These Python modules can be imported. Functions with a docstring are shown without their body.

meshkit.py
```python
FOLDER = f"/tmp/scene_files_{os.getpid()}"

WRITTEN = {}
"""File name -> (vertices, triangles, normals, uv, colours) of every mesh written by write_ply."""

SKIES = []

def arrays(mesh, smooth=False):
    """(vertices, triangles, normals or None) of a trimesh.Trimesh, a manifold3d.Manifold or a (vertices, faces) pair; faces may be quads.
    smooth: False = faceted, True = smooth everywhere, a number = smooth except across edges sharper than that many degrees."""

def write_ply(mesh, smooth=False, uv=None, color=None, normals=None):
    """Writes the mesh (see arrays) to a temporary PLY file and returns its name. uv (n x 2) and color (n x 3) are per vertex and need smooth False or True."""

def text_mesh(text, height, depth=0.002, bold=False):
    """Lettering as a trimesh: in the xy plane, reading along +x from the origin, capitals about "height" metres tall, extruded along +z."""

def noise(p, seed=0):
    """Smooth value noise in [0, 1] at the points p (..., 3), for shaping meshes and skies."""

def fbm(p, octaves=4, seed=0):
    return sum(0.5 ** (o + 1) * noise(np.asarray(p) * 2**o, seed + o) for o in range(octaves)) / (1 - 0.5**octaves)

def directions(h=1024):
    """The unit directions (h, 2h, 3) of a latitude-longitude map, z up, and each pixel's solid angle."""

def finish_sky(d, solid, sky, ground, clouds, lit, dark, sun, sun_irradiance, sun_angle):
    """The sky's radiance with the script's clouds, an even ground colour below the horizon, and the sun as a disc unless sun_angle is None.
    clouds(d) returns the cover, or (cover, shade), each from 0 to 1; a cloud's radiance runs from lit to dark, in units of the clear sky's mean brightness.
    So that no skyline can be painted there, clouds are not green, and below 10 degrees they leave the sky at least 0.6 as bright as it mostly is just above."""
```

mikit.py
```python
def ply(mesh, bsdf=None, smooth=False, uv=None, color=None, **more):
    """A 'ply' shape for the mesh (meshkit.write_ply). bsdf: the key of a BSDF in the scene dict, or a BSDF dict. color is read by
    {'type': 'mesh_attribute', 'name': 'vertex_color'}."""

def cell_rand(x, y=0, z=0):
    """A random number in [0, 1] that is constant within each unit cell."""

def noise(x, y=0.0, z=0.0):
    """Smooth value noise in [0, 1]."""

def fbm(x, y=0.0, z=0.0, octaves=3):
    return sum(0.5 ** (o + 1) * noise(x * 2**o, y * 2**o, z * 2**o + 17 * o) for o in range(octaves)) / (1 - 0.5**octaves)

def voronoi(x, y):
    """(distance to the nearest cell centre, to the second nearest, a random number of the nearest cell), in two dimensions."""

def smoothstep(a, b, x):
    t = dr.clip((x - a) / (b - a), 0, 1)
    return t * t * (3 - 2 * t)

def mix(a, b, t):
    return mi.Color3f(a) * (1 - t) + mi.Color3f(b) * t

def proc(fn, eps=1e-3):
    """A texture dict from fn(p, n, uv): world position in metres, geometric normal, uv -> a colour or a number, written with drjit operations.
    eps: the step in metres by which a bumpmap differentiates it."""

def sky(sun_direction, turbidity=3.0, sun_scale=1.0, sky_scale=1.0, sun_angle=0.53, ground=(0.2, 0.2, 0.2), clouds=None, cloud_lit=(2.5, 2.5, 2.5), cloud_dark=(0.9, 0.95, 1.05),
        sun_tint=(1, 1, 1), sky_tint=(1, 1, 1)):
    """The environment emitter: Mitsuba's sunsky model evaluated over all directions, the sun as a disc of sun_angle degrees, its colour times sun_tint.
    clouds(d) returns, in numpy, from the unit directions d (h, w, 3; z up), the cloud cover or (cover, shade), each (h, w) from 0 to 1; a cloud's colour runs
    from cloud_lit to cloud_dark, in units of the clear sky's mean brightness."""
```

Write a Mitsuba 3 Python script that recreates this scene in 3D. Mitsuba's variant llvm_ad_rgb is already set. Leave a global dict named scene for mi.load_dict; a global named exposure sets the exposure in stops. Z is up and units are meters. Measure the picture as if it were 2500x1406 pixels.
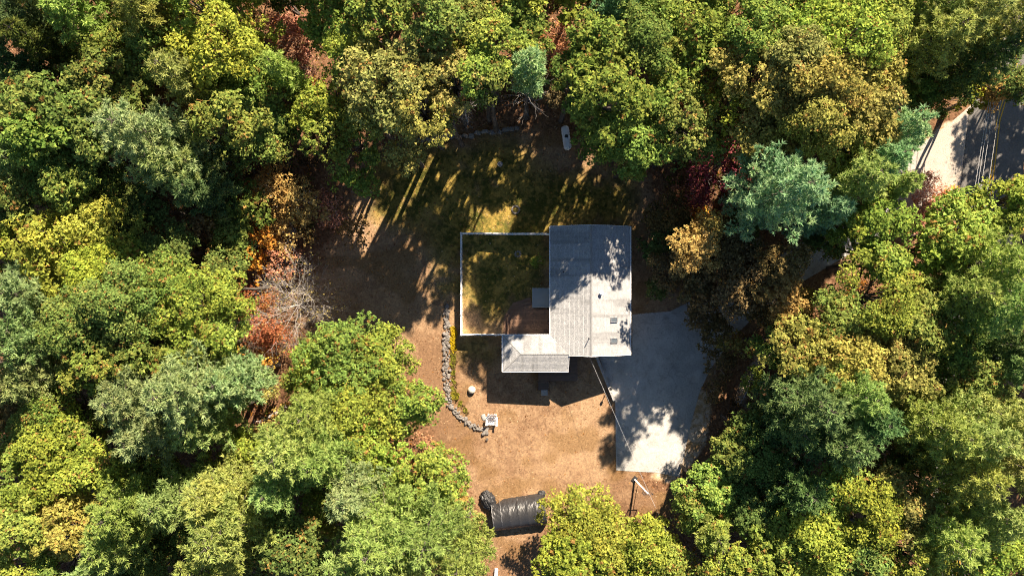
import math, random
import numpy as np, trimesh, shapely, mitsuba as mi, mikit, meshkit
import drjit as dr
from shapely.geometry import Polygon, LineString, box as sbox
from scipy.ndimage import gaussian_filter
from scipy.interpolate import RegularGridInterpolator

# ---------------------------------------------------------------- camera, sky, exposure
CAM_H, PPM = 85.0, 21.0            # camera height (m); photo pixels per metre at ground level
T = mi.ScalarTransform4f
scene, labels = {'type': 'scene'}, {}
scene['camera'] = {'type': 'perspective', 'fov': 2 * math.degrees(math.atan(1250 / PPM / CAM_H)), 'fov_axis': 'x',
                   'near_clip': 1.0, 'far_clip': 6000.0,
                   'to_world': T().look_at(origin=[0, 0, CAM_H], target=[0, 0, 0], up=[0, 1, 0])}
scene['sky_light'] = mikit.sky([0.41, 0.91, 0.82], turbidity=3.0, sun_scale=1.15, sky_scale=0.40, sun_angle=0.53, sun_tint=(0.945, 0.985, 1.06))
exposure = 3.1

rng = np.random.default_rng(7)

def W(px, py, z=0.0):
    s = (1 - z / CAM_H) / PPM
    return np.array([(px - 1250) * s, (703 - py) * s, z])

def lab(key, label=None, cat=None, group=None, kind=None):
    d = labels.setdefault(key, {})
    if label: d['label'] = label
    if cat: d['category'] = cat
    if group: d['group'] = group
    if kind: d['kind'] = kind

def numbered(base):
    if base not in USED: USED[base] = 0; return base
    USED[base] += 1
    return f'{base}_{USED[base]:03d}'
USED = {}

def put(key, mesh, bsdf, smooth=False, **kw):
    key = numbered(key)
    scene[key] = mikit.ply(mesh, bsdf, smooth=smooth, **kw)
    return key

# ---------------------------------------------------------------- mesh helpers
def cat(ms): return trimesh.util.concatenate([m for m in ms])
def bx(x0, x1, y0, y1, z0, z1):
    return trimesh.creation.box(bounds=[[min(x0, x1), min(y0, y1), min(z0, z1)], [max(x0, x1), max(y0, y1), max(z0, z1)]])
def rbx(c, size, rotz=0, rx=0, ry=0, b=0.0):
    if b:
        import manifold3d as m3
        sx, sy, sz = [max(s / 2 - b, 1e-3) for s in size]
        pts = [m3.Manifold.sphere(b, 8).translate([x, y, z]) for x in (-sx, sx) for y in (-sy, sy) for z in (-sz, sz)]
        mm = m3.Manifold.batch_hull(pts).to_mesh()
        m = trimesh.Trimesh(mm.vert_properties[:, :3], mm.tri_verts, process=False)
    else:
        m = trimesh.creation.box(extents=size)
    R = trimesh.transformations.euler_matrix(rx, ry, rotz)
    m.apply_transform(R); m.apply_translation(c)
    return m
def tube(p, r, sides=6, cap=True):
    p = np.asarray(p, float); r = np.broadcast_to(r, (len(p),)).astype(float)
    t = np.gradient(p, axis=0); t /= np.linalg.norm(t, axis=1, keepdims=True) + 1e-12
    a = np.cross(t, np.where(np.abs(t[:, 2:]) < 0.9, [0, 0, 1.0], [1.0, 0, 0])); a /= np.linalg.norm(a, axis=1, keepdims=True) + 1e-12
    b = np.cross(t, a); ang = np.arange(sides) * 2 * np.pi / sides
    v = p[:, None] + r[:, None, None] * (np.cos(ang)[None, :, None] * a[:, None] + np.sin(ang)[None, :, None] * b[:, None])
    i, j = np.meshgrid(np.arange(len(p) - 1), np.arange(sides), indexing='ij')
    q = np.stack([i * sides + j, i * sides + (j + 1) % sides, (i + 1) * sides + (j + 1) % sides, (i + 1) * sides + j], -1).reshape(-1, 4)
    f = np.vstack([q[:, [0, 1, 2]], q[:, [0, 2, 3]]]); v = v.reshape(-1, 3)
    if cap:
        n = len(v); v = np.vstack([v, p[:1], p[-1:]]); k = np.arange(sides)
        f = np.vstack([f, np.stack([(k + 1) % sides, k, k * 0 + n], 1), np.stack([n - 1 - sides + k, n - 1 - sides + (k + 1) % sides, k * 0 + n + 1], 1) + np.array([[1, 1, 0]])])
    return v, f
def merge(parts):
    vs, fs, o = [], [], 0
    for v, f in parts:
        vs.append(v); fs.append(f + o); o += len(v)
    return np.vstack(vs), np.vstack(fs)
def prism(poly, z0, z1):
    m = trimesh.creation.extrude_polygon(Polygon(poly), z1 - z0, engine='earcut'); m.apply_translation([0, 0, z0]); return m
def tri_poly(poly):
    v, f = trimesh.creation.triangulate_polygon(poly, engine='earcut'); return np.asarray(v), np.asarray(f)

# ---------------------------------------------------------------- ground zones (polygons traced at ground level, in metres)
def P(pts): return Polygon([W(x, y)[:2] for x, y in pts]).buffer(0)
CLEAR = P([(860, 420), (960, 340), (1040, 330), (1290, 300), (1420, 330), (1600, 420), (1640, 560), (1600, 780), (1780, 800), (1760, 900), (1730, 1000), (1735, 1090),
           (1670, 1180), (1650, 1300), (1600, 1330), (1560, 1290), (1530, 1230), (1330, 1260), (1330, 1406), (1330, 1600), (1190, 1600), (1190, 1300), (1130, 1180), (1040, 1090), (1050, 1000),
           (960, 860), (800, 860), (720, 800), (760, 660), (830, 560)])
GREEN = [P(p) for p in ([(1120, 565), (1345, 565), (1345, 690), (1290, 760), (1140, 800)], [(1110, 820), (1230, 820), (1220, 872), (1110, 872)],
                        [(1230, 410), (1560, 430), (1560, 560), (1180, 560)], [(1060, 560), (1120, 560), (1120, 760), (1050, 740)],
                        [(900, 360), (1300, 340), (1300, 560), (900, 560)])]
SAND = [P(p) for p in ([(1660, 1000), (1700, 940), (1760, 960), (1740, 1090), (1670, 1180), (1600, 1165)], [(2190, 470), (2240, 340), (2330, 280), (2380, 260), (2360, 520), (2250, 540)],
                       [(1560, 1150), (1680, 1160), (1660, 1190), (1570, 1185)], [(1780, 1010), (1850, 830), (1910, 790), (1880, 900), (1820, 1010)])]
DRIVE = P([(1462, 868), (1480, 868), (1545, 868), (1545, 768), (1640, 760), (1720, 720), (1850, 660), (1960, 590), (2080, 545), (2160, 480), (2240, 360), (2330, 296), (2395, 240),
           (2385, 470), (2300, 470), (2240, 520), (2160, 580), (2080, 620), (1960, 690), (1860, 760), (1790, 830), (1740, 900), (1712, 960), (1690, 1040), (1662, 1167), (1600, 1155), (1560, 1153), (1505, 1149), (1503, 985)])
ROAD_L = [(2500, -150), (2470, 0), (2432, 100), (2405, 190), (2375, 290), (2352, 490), (2330, 680), (2310, 900), (2290, 1150), (2270, 1500), (2262, 1700)]
GS = 0.5
gx = np.arange(-75, 75.01, GS); gy = np.arange(-50, 50.01, GS)
GX, GY = np.meshgrid(gx, gy, indexing='ij')
def raster(polys, blur):
    m = np.zeros(GX.shape)
    for p in (polys if isinstance(polys, list) else [polys]):
        m = np.maximum(m, shapely.contains_xy(p, GX.ravel(), GY.ravel()).reshape(GX.shape).astype(float))
    return gaussian_filter(m, blur / GS)
road_c = LineString([W(x, y)[:2] for x, y in [(x + 72, y) for x, y in ROAD_L]])
ROAD = road_c.buffer(3.5, cap_style='flat')
m_clear = raster([CLEAR, DRIVE.buffer(1.5), ROAD.buffer(1.5)], 2.2)
m_green = raster(GREEN, 1.2)
m_sand = raster(SAND, 0.8)
n3 = lambda s, seed: meshkit.fbm(np.stack([GX * s, GY * s, GX * 0], -1), 4, seed)
ROUGH = (1 - m_clear) * (n3(0.09, 3) - 0.5) * 1.6 + (n3(0.5, 5) - 0.5) * 0.16 * (1 - m_clear)
HG = np.clip(0.32 - 0.05 * GX, -0.7, 0.7) + ROUGH
_g = RegularGridInterpolator((gx, gy), HG, bounds_error=False, fill_value=None)
def g(x, y):
    x = np.clip(np.asarray(x, float), -75, 75); y = np.clip(np.asarray(y, float), -50, 50)
    r = _g(np.stack([x, y], -1)); return float(r) if r.ndim == 0 or r.size == 1 else r
def onground(px, py, dz=0.0):
    z = 0.0
    for _ in range(3):
        p = W(px, py, z); z = float(g(p[0], p[1])) + dz
    return W(px, py, z)

# ---------------------------------------------------------------- materials
N, F, SS = mikit.noise, mikit.fbm, mikit.smoothstep
C3 = mi.Color3f
def ground_fn(p, n, uv):
    lit, sand, grn = dr.clip(uv.x, 0, 1), dr.clip(uv.x - 1, 0, 1), dr.clip(uv.y, 0, 1)
    big, mid, fine, grain = F(p.x * .12, p.y * .12, 1.0), F(p.x * .7 + 9, p.y * .7, 2.0), F(p.x * 3.1, p.y * 3.1, 3.0), N(p.x * 9.0, p.y * 9.0, 4.0)
    lawn = mikit.mix((.215, .128, .074), (.35, .228, .136), SS(.36, .66, .5 * big + .3 * mid + .25 * fine))
    lawn = mikit.mix(lawn, (.19, .11, .045), SS(.50, .68, F(p.x * .33 + 40, p.y * .33, 7.0)) * .6)
    lawn = lawn * (.74 + .52 * grain)
    grass = mikit.mix((.075, .08, .02), (.32, .225, .06), SS(.3, .72, .5 * mid + .5 * fine))
    lawn = mikit.mix(lawn, grass * (.75 + .5 * grain), grn * SS(.3, .55, F(p.x * .5, p.y * .5 + 60, 5.0) * .6 + grn * .35))
    leaf, e2, r = mikit.voronoi(p.x * 4.2, p.y * 4.2)
    litter = mikit.mix((.085, .045, .026), (.27, .15, .085), r * .7 + .3 * mid)
    litter = litter * (.7 + .6 * grain)
    sandc = mikit.mix((.42, .27, .14), (.60, .48, .36), SS(.35, .65, .5 * fine + .5 * mid)) * (.8 + .4 * grain)
    out = mikit.mix(lawn, litter, SS(.3, .7, lit + (fine - .5) * .7))
    return mikit.mix(out, sandc, SS(.3, .7, sand + (mid - .5) * .8))
scene['mat_ground'] = {'type': 'twosided', 'bsdf': {'type': 'diffuse', 'reflectance': mikit.proc(ground_fn)}}
def asphalt_fn(p, n, uv):
    big, mid, gr = F(p.x * .2, p.y * .2, 3.0), F(p.x * 1.1, p.y * 1.1, 9.0), N(p.x * 11.0, p.y * 11.0, 2.0)
    c = mikit.mix((.37, .36, .345), (.49, .475, .455), SS(.3, .7, .6 * big + .4 * mid)) * (.86 + .28 * gr)
    crack = SS(.02, .0, dr.abs(F(p.x * .35 + 5, p.y * .35, 8.0) - .5)) * .22
    stain = SS(.62, .75, F(p.x * .55 + 30, p.y * .55, 12.0)) * .2 + SS(.68, .76, F(p.x * 1.7 + 70, p.y * 1.7, 14.0)) * .3
    c = mikit.mix(c, (.19, .17, .16), stain)
    c = mikit.mix(c, (.50, .42, .34), SS(44.0, 49.0, p.x + 3 * (mid - .5)) * (.35 + .6 * mid))
    return mikit.mix(c, (.12, .11, .11), crack)
scene['mat_drive'] = {'type': 'twosided', 'bsdf': {'type': 'principled', 'base_color': mikit.proc(asphalt_fn), 'roughness': .85, 'specular': .25}}
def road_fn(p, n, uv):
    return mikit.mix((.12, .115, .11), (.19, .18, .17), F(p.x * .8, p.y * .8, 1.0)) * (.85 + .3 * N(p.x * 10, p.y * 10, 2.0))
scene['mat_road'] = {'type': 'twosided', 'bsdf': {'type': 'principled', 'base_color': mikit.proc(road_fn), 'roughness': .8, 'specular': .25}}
def shingle_fn(p, n, uv):
    row = dr.floor(uv.y / .145); tab = uv.x / .32 + .5 * mikit.cell_rand(row, 3, 1)
    r1, r2 = mikit.cell_rand(dr.floor(tab), row, 2), F(uv.x * .5, uv.y * .5, 4.0)
    fy, fx = uv.y / .145 - row, tab - dr.floor(tab)
    gap = dr.maximum(SS(.12, .0, fy), SS(.05, .0, fx) * .8)
    c = mikit.mix((.30, .305, .315), (.47, .472, .48), .55 * r1 + .35 * r2 + .2 * N(uv.x * 14, uv.y * 14, 1.0))
    streak = SS(.55, .8, F(uv.x * 1.3, uv.y * .12, 7.0)) * .28
    return c * (1 - .6 * gap) * (1 - streak)
scene['mat_shingle'] = {'type': 'twosided', 'bsdf': {'type': 'principled', 'base_color': mikit.proc(shingle_fn), 'roughness': .8, 'specular': .3}}
def solid(name, rgb, rough=.5, spec=.4, metal=0., var=.12, s=3.0, **kw):
    if var:
        def fn(p, n, uv, rgb=rgb): return C3(*rgb) * (1 - var + 2 * var * F(p.x * s, p.y * s, p.z * s))
        col = mikit.proc(fn)
    else: col = {'type': 'rgb', 'value': list(rgb)}
    scene[name] = {'type': 'twosided', 'bsdf': {'type': 'principled', 'base_color': col, 'roughness': rough, 'specular': spec, 'metallic': metal, **kw}}
solid('mat_white', (.78, .78, .80), .4, .5, var=0)
solid('mat_siding', (.52, .53, .52), .6, .3, var=0)
solid('mat_trim', (.74, .74, .74), .45, .4, var=0)
solid('mat_dark', (.03, .03, .032), .5, .4, var=0)
solid('mat_cover', (.30, .33, .34), .5, .4, var=.1, s=2.0)
solid('mat_metal', (.45, .45, .46), .35, .5, .6, var=0)
solid('mat_concrete', (.38, .37, .36), .85, .2, var=.2, s=5.0)
solid('mat_yellow', (.62, .36, .03), .7, .3, var=0)
solid('mat_wire', (.55, .55, .56), .4, .5, 0.2, var=0)
solid('mat_dome', (.66, .60, .50), .8, .2, var=.15, s=6.0)
solid('mat_skyglass', (.10, .12, .14), .08, .8, var=0)
solid('mat_tarp', (.032, .032, .035), .44, .55, var=.3, s=1.5)
def stone_fn(p, n, uv):
    return mikit.mix((.13, .12, .11), (.34, .31, .285), F(p.x * 1.9, p.y * 1.9, p.z * 2.0)) * (.75 + .5 * F(p.x * 12, p.y * 12, p.z * 12))
scene['mat_stone'] = {'type': 'twosided', 'bsdf': {'type': 'diffuse', 'reflectance': mikit.proc(stone_fn)}}
def deck_fn(p, n, uv):
    r = mikit.cell_rand(dr.floor(p.y / .15 + .003), 5, 2)
    return mikit.mix((.20, .12, .08), (.31, .185, .125), r * .6 + .4 * F(p.x * 1.3, p.y * 14, 3.0))
scene['mat_deck'] = {'type': 'twosided', 'bsdf': {'type': 'principled', 'base_color': mikit.proc(deck_fn), 'roughness': .7, 'specular': .2}}
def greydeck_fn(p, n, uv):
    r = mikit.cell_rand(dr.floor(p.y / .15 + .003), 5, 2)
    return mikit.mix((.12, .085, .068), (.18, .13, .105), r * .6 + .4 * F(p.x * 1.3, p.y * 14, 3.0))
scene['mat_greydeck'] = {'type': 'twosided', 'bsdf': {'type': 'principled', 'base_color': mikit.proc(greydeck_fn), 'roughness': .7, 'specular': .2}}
def bark_fn(p, n, uv):
    return mikit.mix((.06, .05, .042), (.20, .175, .155), F(p.x * 2.5, p.y * 2.5, p.z * .9))
scene['mat_bark'] = {'type': 'diffuse', 'reflectance': mikit.proc(bark_fn)}
def pale_fn(p, n, uv):
    return mikit.mix((.34, .31, .29), (.60, .56, .53), F(p.x * 3, p.y * 3, p.z * 3))
scene['mat_palebark'] = {'type': 'diffuse', 'reflectance': mikit.proc(pale_fn)}
VC = {'type': 'mesh_attribute', 'name': 'vertex_color'}
scene['mat_leaf'] = {'type': 'principledthin', 'base_color': VC, 'roughness': .45, 'diff_trans': .55, 'eta': 1.4}
scene['mat_needle'] = {'type': 'principledthin', 'base_color': VC, 'roughness': .6, 'diff_trans': .8, 'eta': 1.3}

# ---------------------------------------------------------------- ground, driveway, road
xs = np.concatenate([-75 - np.geomspace(2, 3000, 22)[::-1], gx, 75 + np.geomspace(2, 3000, 22)])
ys = np.concatenate([-50 - np.geomspace(2, 3000, 22)[::-1], gy, 50 + np.geomspace(2, 3000, 22)])
AX, AY = np.meshgrid(xs, ys, indexing='ij')
AZ = g(AX.ravel(), AY.ravel()).reshape(AX.shape)
far = np.maximum(np.maximum(np.abs(AX) - 75, np.abs(AY) - 50), 0); AZ = AZ * np.exp(-far / 30)
for poly, d in ((DRIVE, .10), (ROAD, .12)):            # bed under the paving
    ins = shapely.contains_xy(poly.buffer(-.4), AX.ravel(), AY.ravel()).reshape(AX.shape); AZ = AZ - d * ins
def grid_faces(nx, ny):
    i, j = np.meshgrid(np.arange(nx - 1), np.arange(ny - 1), indexing='ij'); a = i * ny + j
    q = np.stack([a, a + ny, a + ny + 1, a + 1], -1).reshape(-1, 4)
    return np.vstack([q[:, [0, 1, 2]], q[:, [0, 2, 3]]])
def samp(m, fill):
    f = RegularGridInterpolator((gx, gy), m, bounds_error=False, fill_value=fill); return f(np.stack([AX.ravel(), AY.ravel()], -1))
u = np.clip(1 - samp(m_clear, 0.) + .05, 0, 1); sd = samp(m_sand, 0.)
u = np.where(sd > .02, np.maximum(u, sd * 2), u)
put('ground', (np.stack([AX.ravel(), AY.ravel(), AZ.ravel()], 1), grid_faces(len(xs), len(ys))), 'mat_ground', smooth=True, uv=np.stack([u, samp(m_green, 0.)], 1))
lab('ground', 'dry brown lawn and leaf littered forest floor around the house', kind='structure')

def drape(poly, dz, step=1.0):
    x0, y0, x1, y1 = poly.bounds; parts = []
    for i in np.arange(math.floor(x0), x1, step):
        for j in np.arange(math.floor(y0), y1, step):
            c = poly.intersection(sbox(i, j, i + step, j + step))
            for q in getattr(c, 'geoms', [c]):
                if q.geom_type == 'Polygon' and q.area > 1e-4:
                    v, f = tri_poly(q); z = np.atleast_1d(g(v[:, 0], v[:, 1])) + dz
                    if len(f): parts.append((np.column_stack([v, z]), f))
    v, f = merge(parts)
    m = trimesh.Trimesh(v, f, process=False); n = m.face_normals[:, 2] < 0; f[n] = f[n][:, ::-1]
    ring = np.array(poly.exterior.segmentize(.5).coords); zz = np.atleast_1d(g(ring[:, 0], ring[:, 1])) + dz
    k = len(ring); sv = np.vstack([np.column_stack([ring, zz]), np.column_stack([ring, zz - .2])]); i = np.arange(k - 1)
    return merge([(v, f), (sv, np.vstack([np.stack([i, i + 1, i + k], 1), np.stack([i + 1, i + k + 1, i + k], 1)]))])
# irregular lower lip of the driveway
put('driveway', drape(DRIVE.difference(ROAD.buffer(.05)).buffer(0), .035), 'mat_drive')
lab('driveway', 'pale worn asphalt driveway running from the lawn past the house to the road', kind='structure')
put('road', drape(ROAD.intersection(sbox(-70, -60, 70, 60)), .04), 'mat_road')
lab('road', 'shaded asphalt road with a double yellow line at the right edge', kind='structure')
for o in (-.16, .16):
    ln = shapely.offset_curve(road_c, o).buffer(.06, cap_style='flat')
    put('road__centre_line', drape(ln.intersection(sbox(-70, -60, 70, 60)), .046), 'mat_yellow')

# ---------------------------------------------------------------- the house
E, SL = 4.0, 0.40                                   # eave height and roof slope
xw, xe, yn, ys_ = 4.22, 13.11, 6.81, -7.40
xr = 8.6; R_ = E + SL * (xr - xw)
pw, pe, pn, ps = -1.04, 6.24, -5.22, -9.26
pyr = (pn + ps) / 2; PR = E + SL * (pn - pyr)
lab('house', 'single storey house with a light grey shingle roof, two skylights and a hipped side wing', 'house')
def roof_plane(poly, origin, updir, zf):
    """stepped shingle courses over a sloping polygon; updir: horizontal unit vector up the slope"""
    ux, uy = updir; L = math.hypot(1, SL); parts, uvs = [], []
    pl = Polygon(poly); c = .145 / L
    d = [(x - origin[0]) * ux + (y - origin[1]) * uy for x, y in poly]; k0, k1 = math.floor(min(d) / c), math.ceil(max(d) / c)
    big = 50
    for k in range(k0, k1):
        a, b = k * c, (k + 1) * c
        def pt(t, s): return (origin[0] + ux * t - uy * s, origin[1] + uy * t + ux * s)
        strip = Polygon([pt(a, -big), pt(b, -big), pt(b, big), pt(a, big)]).intersection(pl)
        for q in getattr(strip, 'geoms', [strip]):
            if q.geom_type != 'Polygon' or q.area < 1e-5: continue
            v, f = tri_poly(q)
            t = (v[:, 0] - origin[0]) * ux + (v[:, 1] - origin[1]) * uy; s = -(v[:, 0] - origin[0]) * uy + (v[:, 1] - origin[1]) * ux
            fr = (t - a) / (b - a)
            z = zf(v[:, 0], v[:, 1]) + .03 * (1 - fr)
            parts.append((np.column_stack([v, z]), f)); uvs.append(np.column_stack([s + 100, np.full_like(t, k * .145 + 20.3) + np.clip(fr, .001, .999) * .145]))
            # butt edge
            lo = np.isclose(t, a, atol=1e-6)
            if lo.sum() == 2:
                e = np.column_stack([v[lo], z[lo]]); e2 = e - [0, 0, .032]
                parts.append((np.vstack([e, e2]), np.array([[0, 2, 1], [1, 2, 3]]))); uvs.append(np.tile([[.1, k * .145 + 20.31]], (4, 1)))
    return parts, uvs
zW = lambda x, y: E + SL * (x - xw)
zE = lambda x, y: E + SL * (xe - x) * (xr - xw) / (xe - xr)
zN = lambda x, y: E + SL * (pn - y)
zS = lambda x, y: E + SL * (y - ps)
zH = lambda x, y: E + SL * (x - pw)
half = pn - pyr
planes = [([(xw, yn), (xw, pn), (pe, pyr), (pe, ys_), (xr, ys_), (xr, yn)], (xw, 0), (1, 0), zW),
          ([(xe, ys_), (xe, yn), (xr, yn), (xr, ys_)], (xe, 0), (-1, 0), zE),
          ([(pw, pn), (pw + half, pyr), (pe, pyr), (xw, pn)], (0, pn), (0, -1), zN),
          ([(pw, ps), (pe, ps), (pe, pyr), (pw + half, pyr)], (0, ps), (0, 1), zS),
          ([(pw, pn), (pw, ps), (pw + half, pyr)], (pw, 0), (1, 0), zH)]
names = ['roof', 'roof__east_slope', 'roof__wing_north', 'roof__wing_south', 'roof__wing_hip']
allp, allu = [], []
for pl in planes:
    a, b = roof_plane(*pl); allp += a; allu += b
put('house__roof', merge(allp), 'mat_shingle', uv=np.vstack(allu))
lab('house__roof', 'light grey asphalt shingle roof, partly shaded by trees')
# roof deck below the shingles, fascia, ridge caps
dk = []
for poly, o, ud, zf in planes:
    v, f = tri_poly(Polygon(poly)); z = zf(v[:, 0], v[:, 1]) - .02
    top = np.column_stack([v, z]); dk.append((top - [0, 0, .10], f[:, ::-1]))
put('house__roof__soffit', merge(dk), 'mat_trim')
def edge_board(a, b, h=.2, w=.05):
    a, b = np.array(a, float), np.array(b, float); L = np.linalg.norm(b - a); d = (b - a) / L
    s = np.cross(d, [0, 0, 1]); s /= np.linalg.norm(s); up = np.cross(s, d)
    v = np.array([a + s * i * w + up * j for i in (-.5, .5) for j in (-h, .03)] + [b + s * i * w + up * j for i in (-.5, .5) for j in (-h, .03)])
    f = trimesh.convex.convex_hull(v).faces if False else None
    return trimesh.Trimesh(v).convex_hull
for a, b in (((xw - .03, yn, E), (xw - .03, pn, E)), ((xe + .03, ys_, E), (xe + .03, yn, E)), ((pw - .03, pn, E), (pw - .03, ps, E)), ((pw, ps - .03, E), (pe, ps - .03, E)), ((pw, pn + .03, E), (xw, pn + .03, E))):
    put('house__gutter', edge_board(a, b, .14, .12), 'mat_white')
for a, b in (((xw, yn + .03, E), (xr, yn + .03, R_)), ((xr, yn + .03, R_), (xe, yn + .03, E)), ((xr, ys_ - .03, R_), (xe, ys_ - .03, E)), ((pe, ys_ - .03, zW(pe, 0)), (xr, ys_ - .03, R_)), ((pe + .03, ps, E), (pe + .03, pyr - .1, PR))):
    put('house__rake_board', edge_board(a, b, .2, .05), 'mat_white')
def cap_strip(a, b, w=.14):
    a, b = np.array(a, float), np.array(b, float); n = max(2, int(np.linalg.norm(b - a) / .2)); d = (b - a); d2 = d[:2] / np.linalg.norm(d[:2]); s = np.array([-d2[1], d2[0], 0]) * w
    out = []
    for k in range(n):
        p, q = a + d * k / n, a + d * (k + 1) / n
        out.append((np.array([p + s - [0, 0, .03], p + [0, 0, .05], p - s - [0, 0, .03], q + s - [0, 0, .045], q + [0, 0, .03], q - s - [0, 0, .045]]), np.array([[0, 3, 1], [1, 3, 4], [1, 4, 2], [2, 4, 5]])))
    return merge(out)
solid('mat_cap', (.30, .30, .305), .85, .2, var=.2, s=7.0)
for a, b in (((xr, yn, R_), (xr, ys_, R_)), ((pw + half, pyr, PR), (pe, pyr, PR)), ((pw, pn, E), (pw + half, pyr, PR)), ((pw, ps, E), (pw + half, pyr, PR))):
    put('house__roof__ridge_cap', cap_strip(a, b), 'mat_cap')
# walls
zb = -1.4
main_poly = [(xw + .4, ys_ + .4), (xe - .4, ys_ + .4), (xe - .4, yn - .4), (xw + .4, yn - .4)]
wall = [prism(main_poly, zb, E - .1)]
for y in (yn - .45, ys_ + .45):
    tri = np.array([(xw + .4, y, E - .1), (xe - .4, y, E - .1), (xr, y, R_ - .2)]); wall.append(trimesh.Trimesh(np.vstack([tri - [0, .05, 0], tri + [0, .05, 0]])).convex_hull)
put('house__wall', cat(wall), 'mat_siding')
put('house__wall', prism([(pw + .35, pn - .35), (pw + .35, ps + .35), (2.9, ps + .35), (2.9, pn - .35)], zb, E - .1), 'mat_siding')
put('house__wall', bx(2.9, xw + .5, pn - .4, pn - .3, zb, E - .1), 'mat_siding')
for x in (4.6, 6.05):
    put('house__porch_post', bx(x - .07, x + .07, ps + .3, ps + .44, .1, E - .1), 'mat_white')
def window(x, y, z, w, h, face, glass='mat_skyglass'):
    nx, ny = {'e': (1, 0), 'w': (-1, 0), 'n': (0, 1), 's': (0, -1)}[face]
    def bb(a0, a1, z0, z1, d0, d1):
        return bx(x + nx * d0, x + nx * d1, y + a0, y + a1, z0, z1) if nx else bx(x + a0, x + a1, y + ny * d0, y + ny * d1, z0, z1)
    k = put('house__window', cat([bb(-w / 2, w / 2, z, z + .08, -.02, .06), bb(-w / 2, w / 2, z + h - .08, z + h, -.02, .06), bb(-w / 2, -w / 2 + .08, z + .08, z + h - .08, -.02, .06), bb(w / 2 - .08, w / 2, z + .08, z + h - .08, -.02, .06), bb(-.03, .03, z + .08, z + h - .08, -.02, .04)]), 'mat_white')
    put(k + '__pane', bb(-w / 2 + .08, w / 2 - .08, z + .08, z + h - .08, -.01, .02), glass)
for y in (4.5, 1.0, -2.5, -5.3): window(xe - .4, y, 1.4, 1.4, 1.3, 'e')
for y in (4.8, 1.6): window(xw + .4, y, 1.7, 1.3, 1.2, 'w')
for x in (6.5, 10.8): window(x, yn - .4, 1.6, 1.3, 1.2, 'n')
for x in (8.6, 11.3): window(x, ys_ + .4, 1.6, 1.4, 1.3, 's')
window(.8, ps + .35, 1.6, 1.8, 1.3, 's'); window(pw + .35, pyr, 1.6, 1.8, 1.3, 'w')
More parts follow.
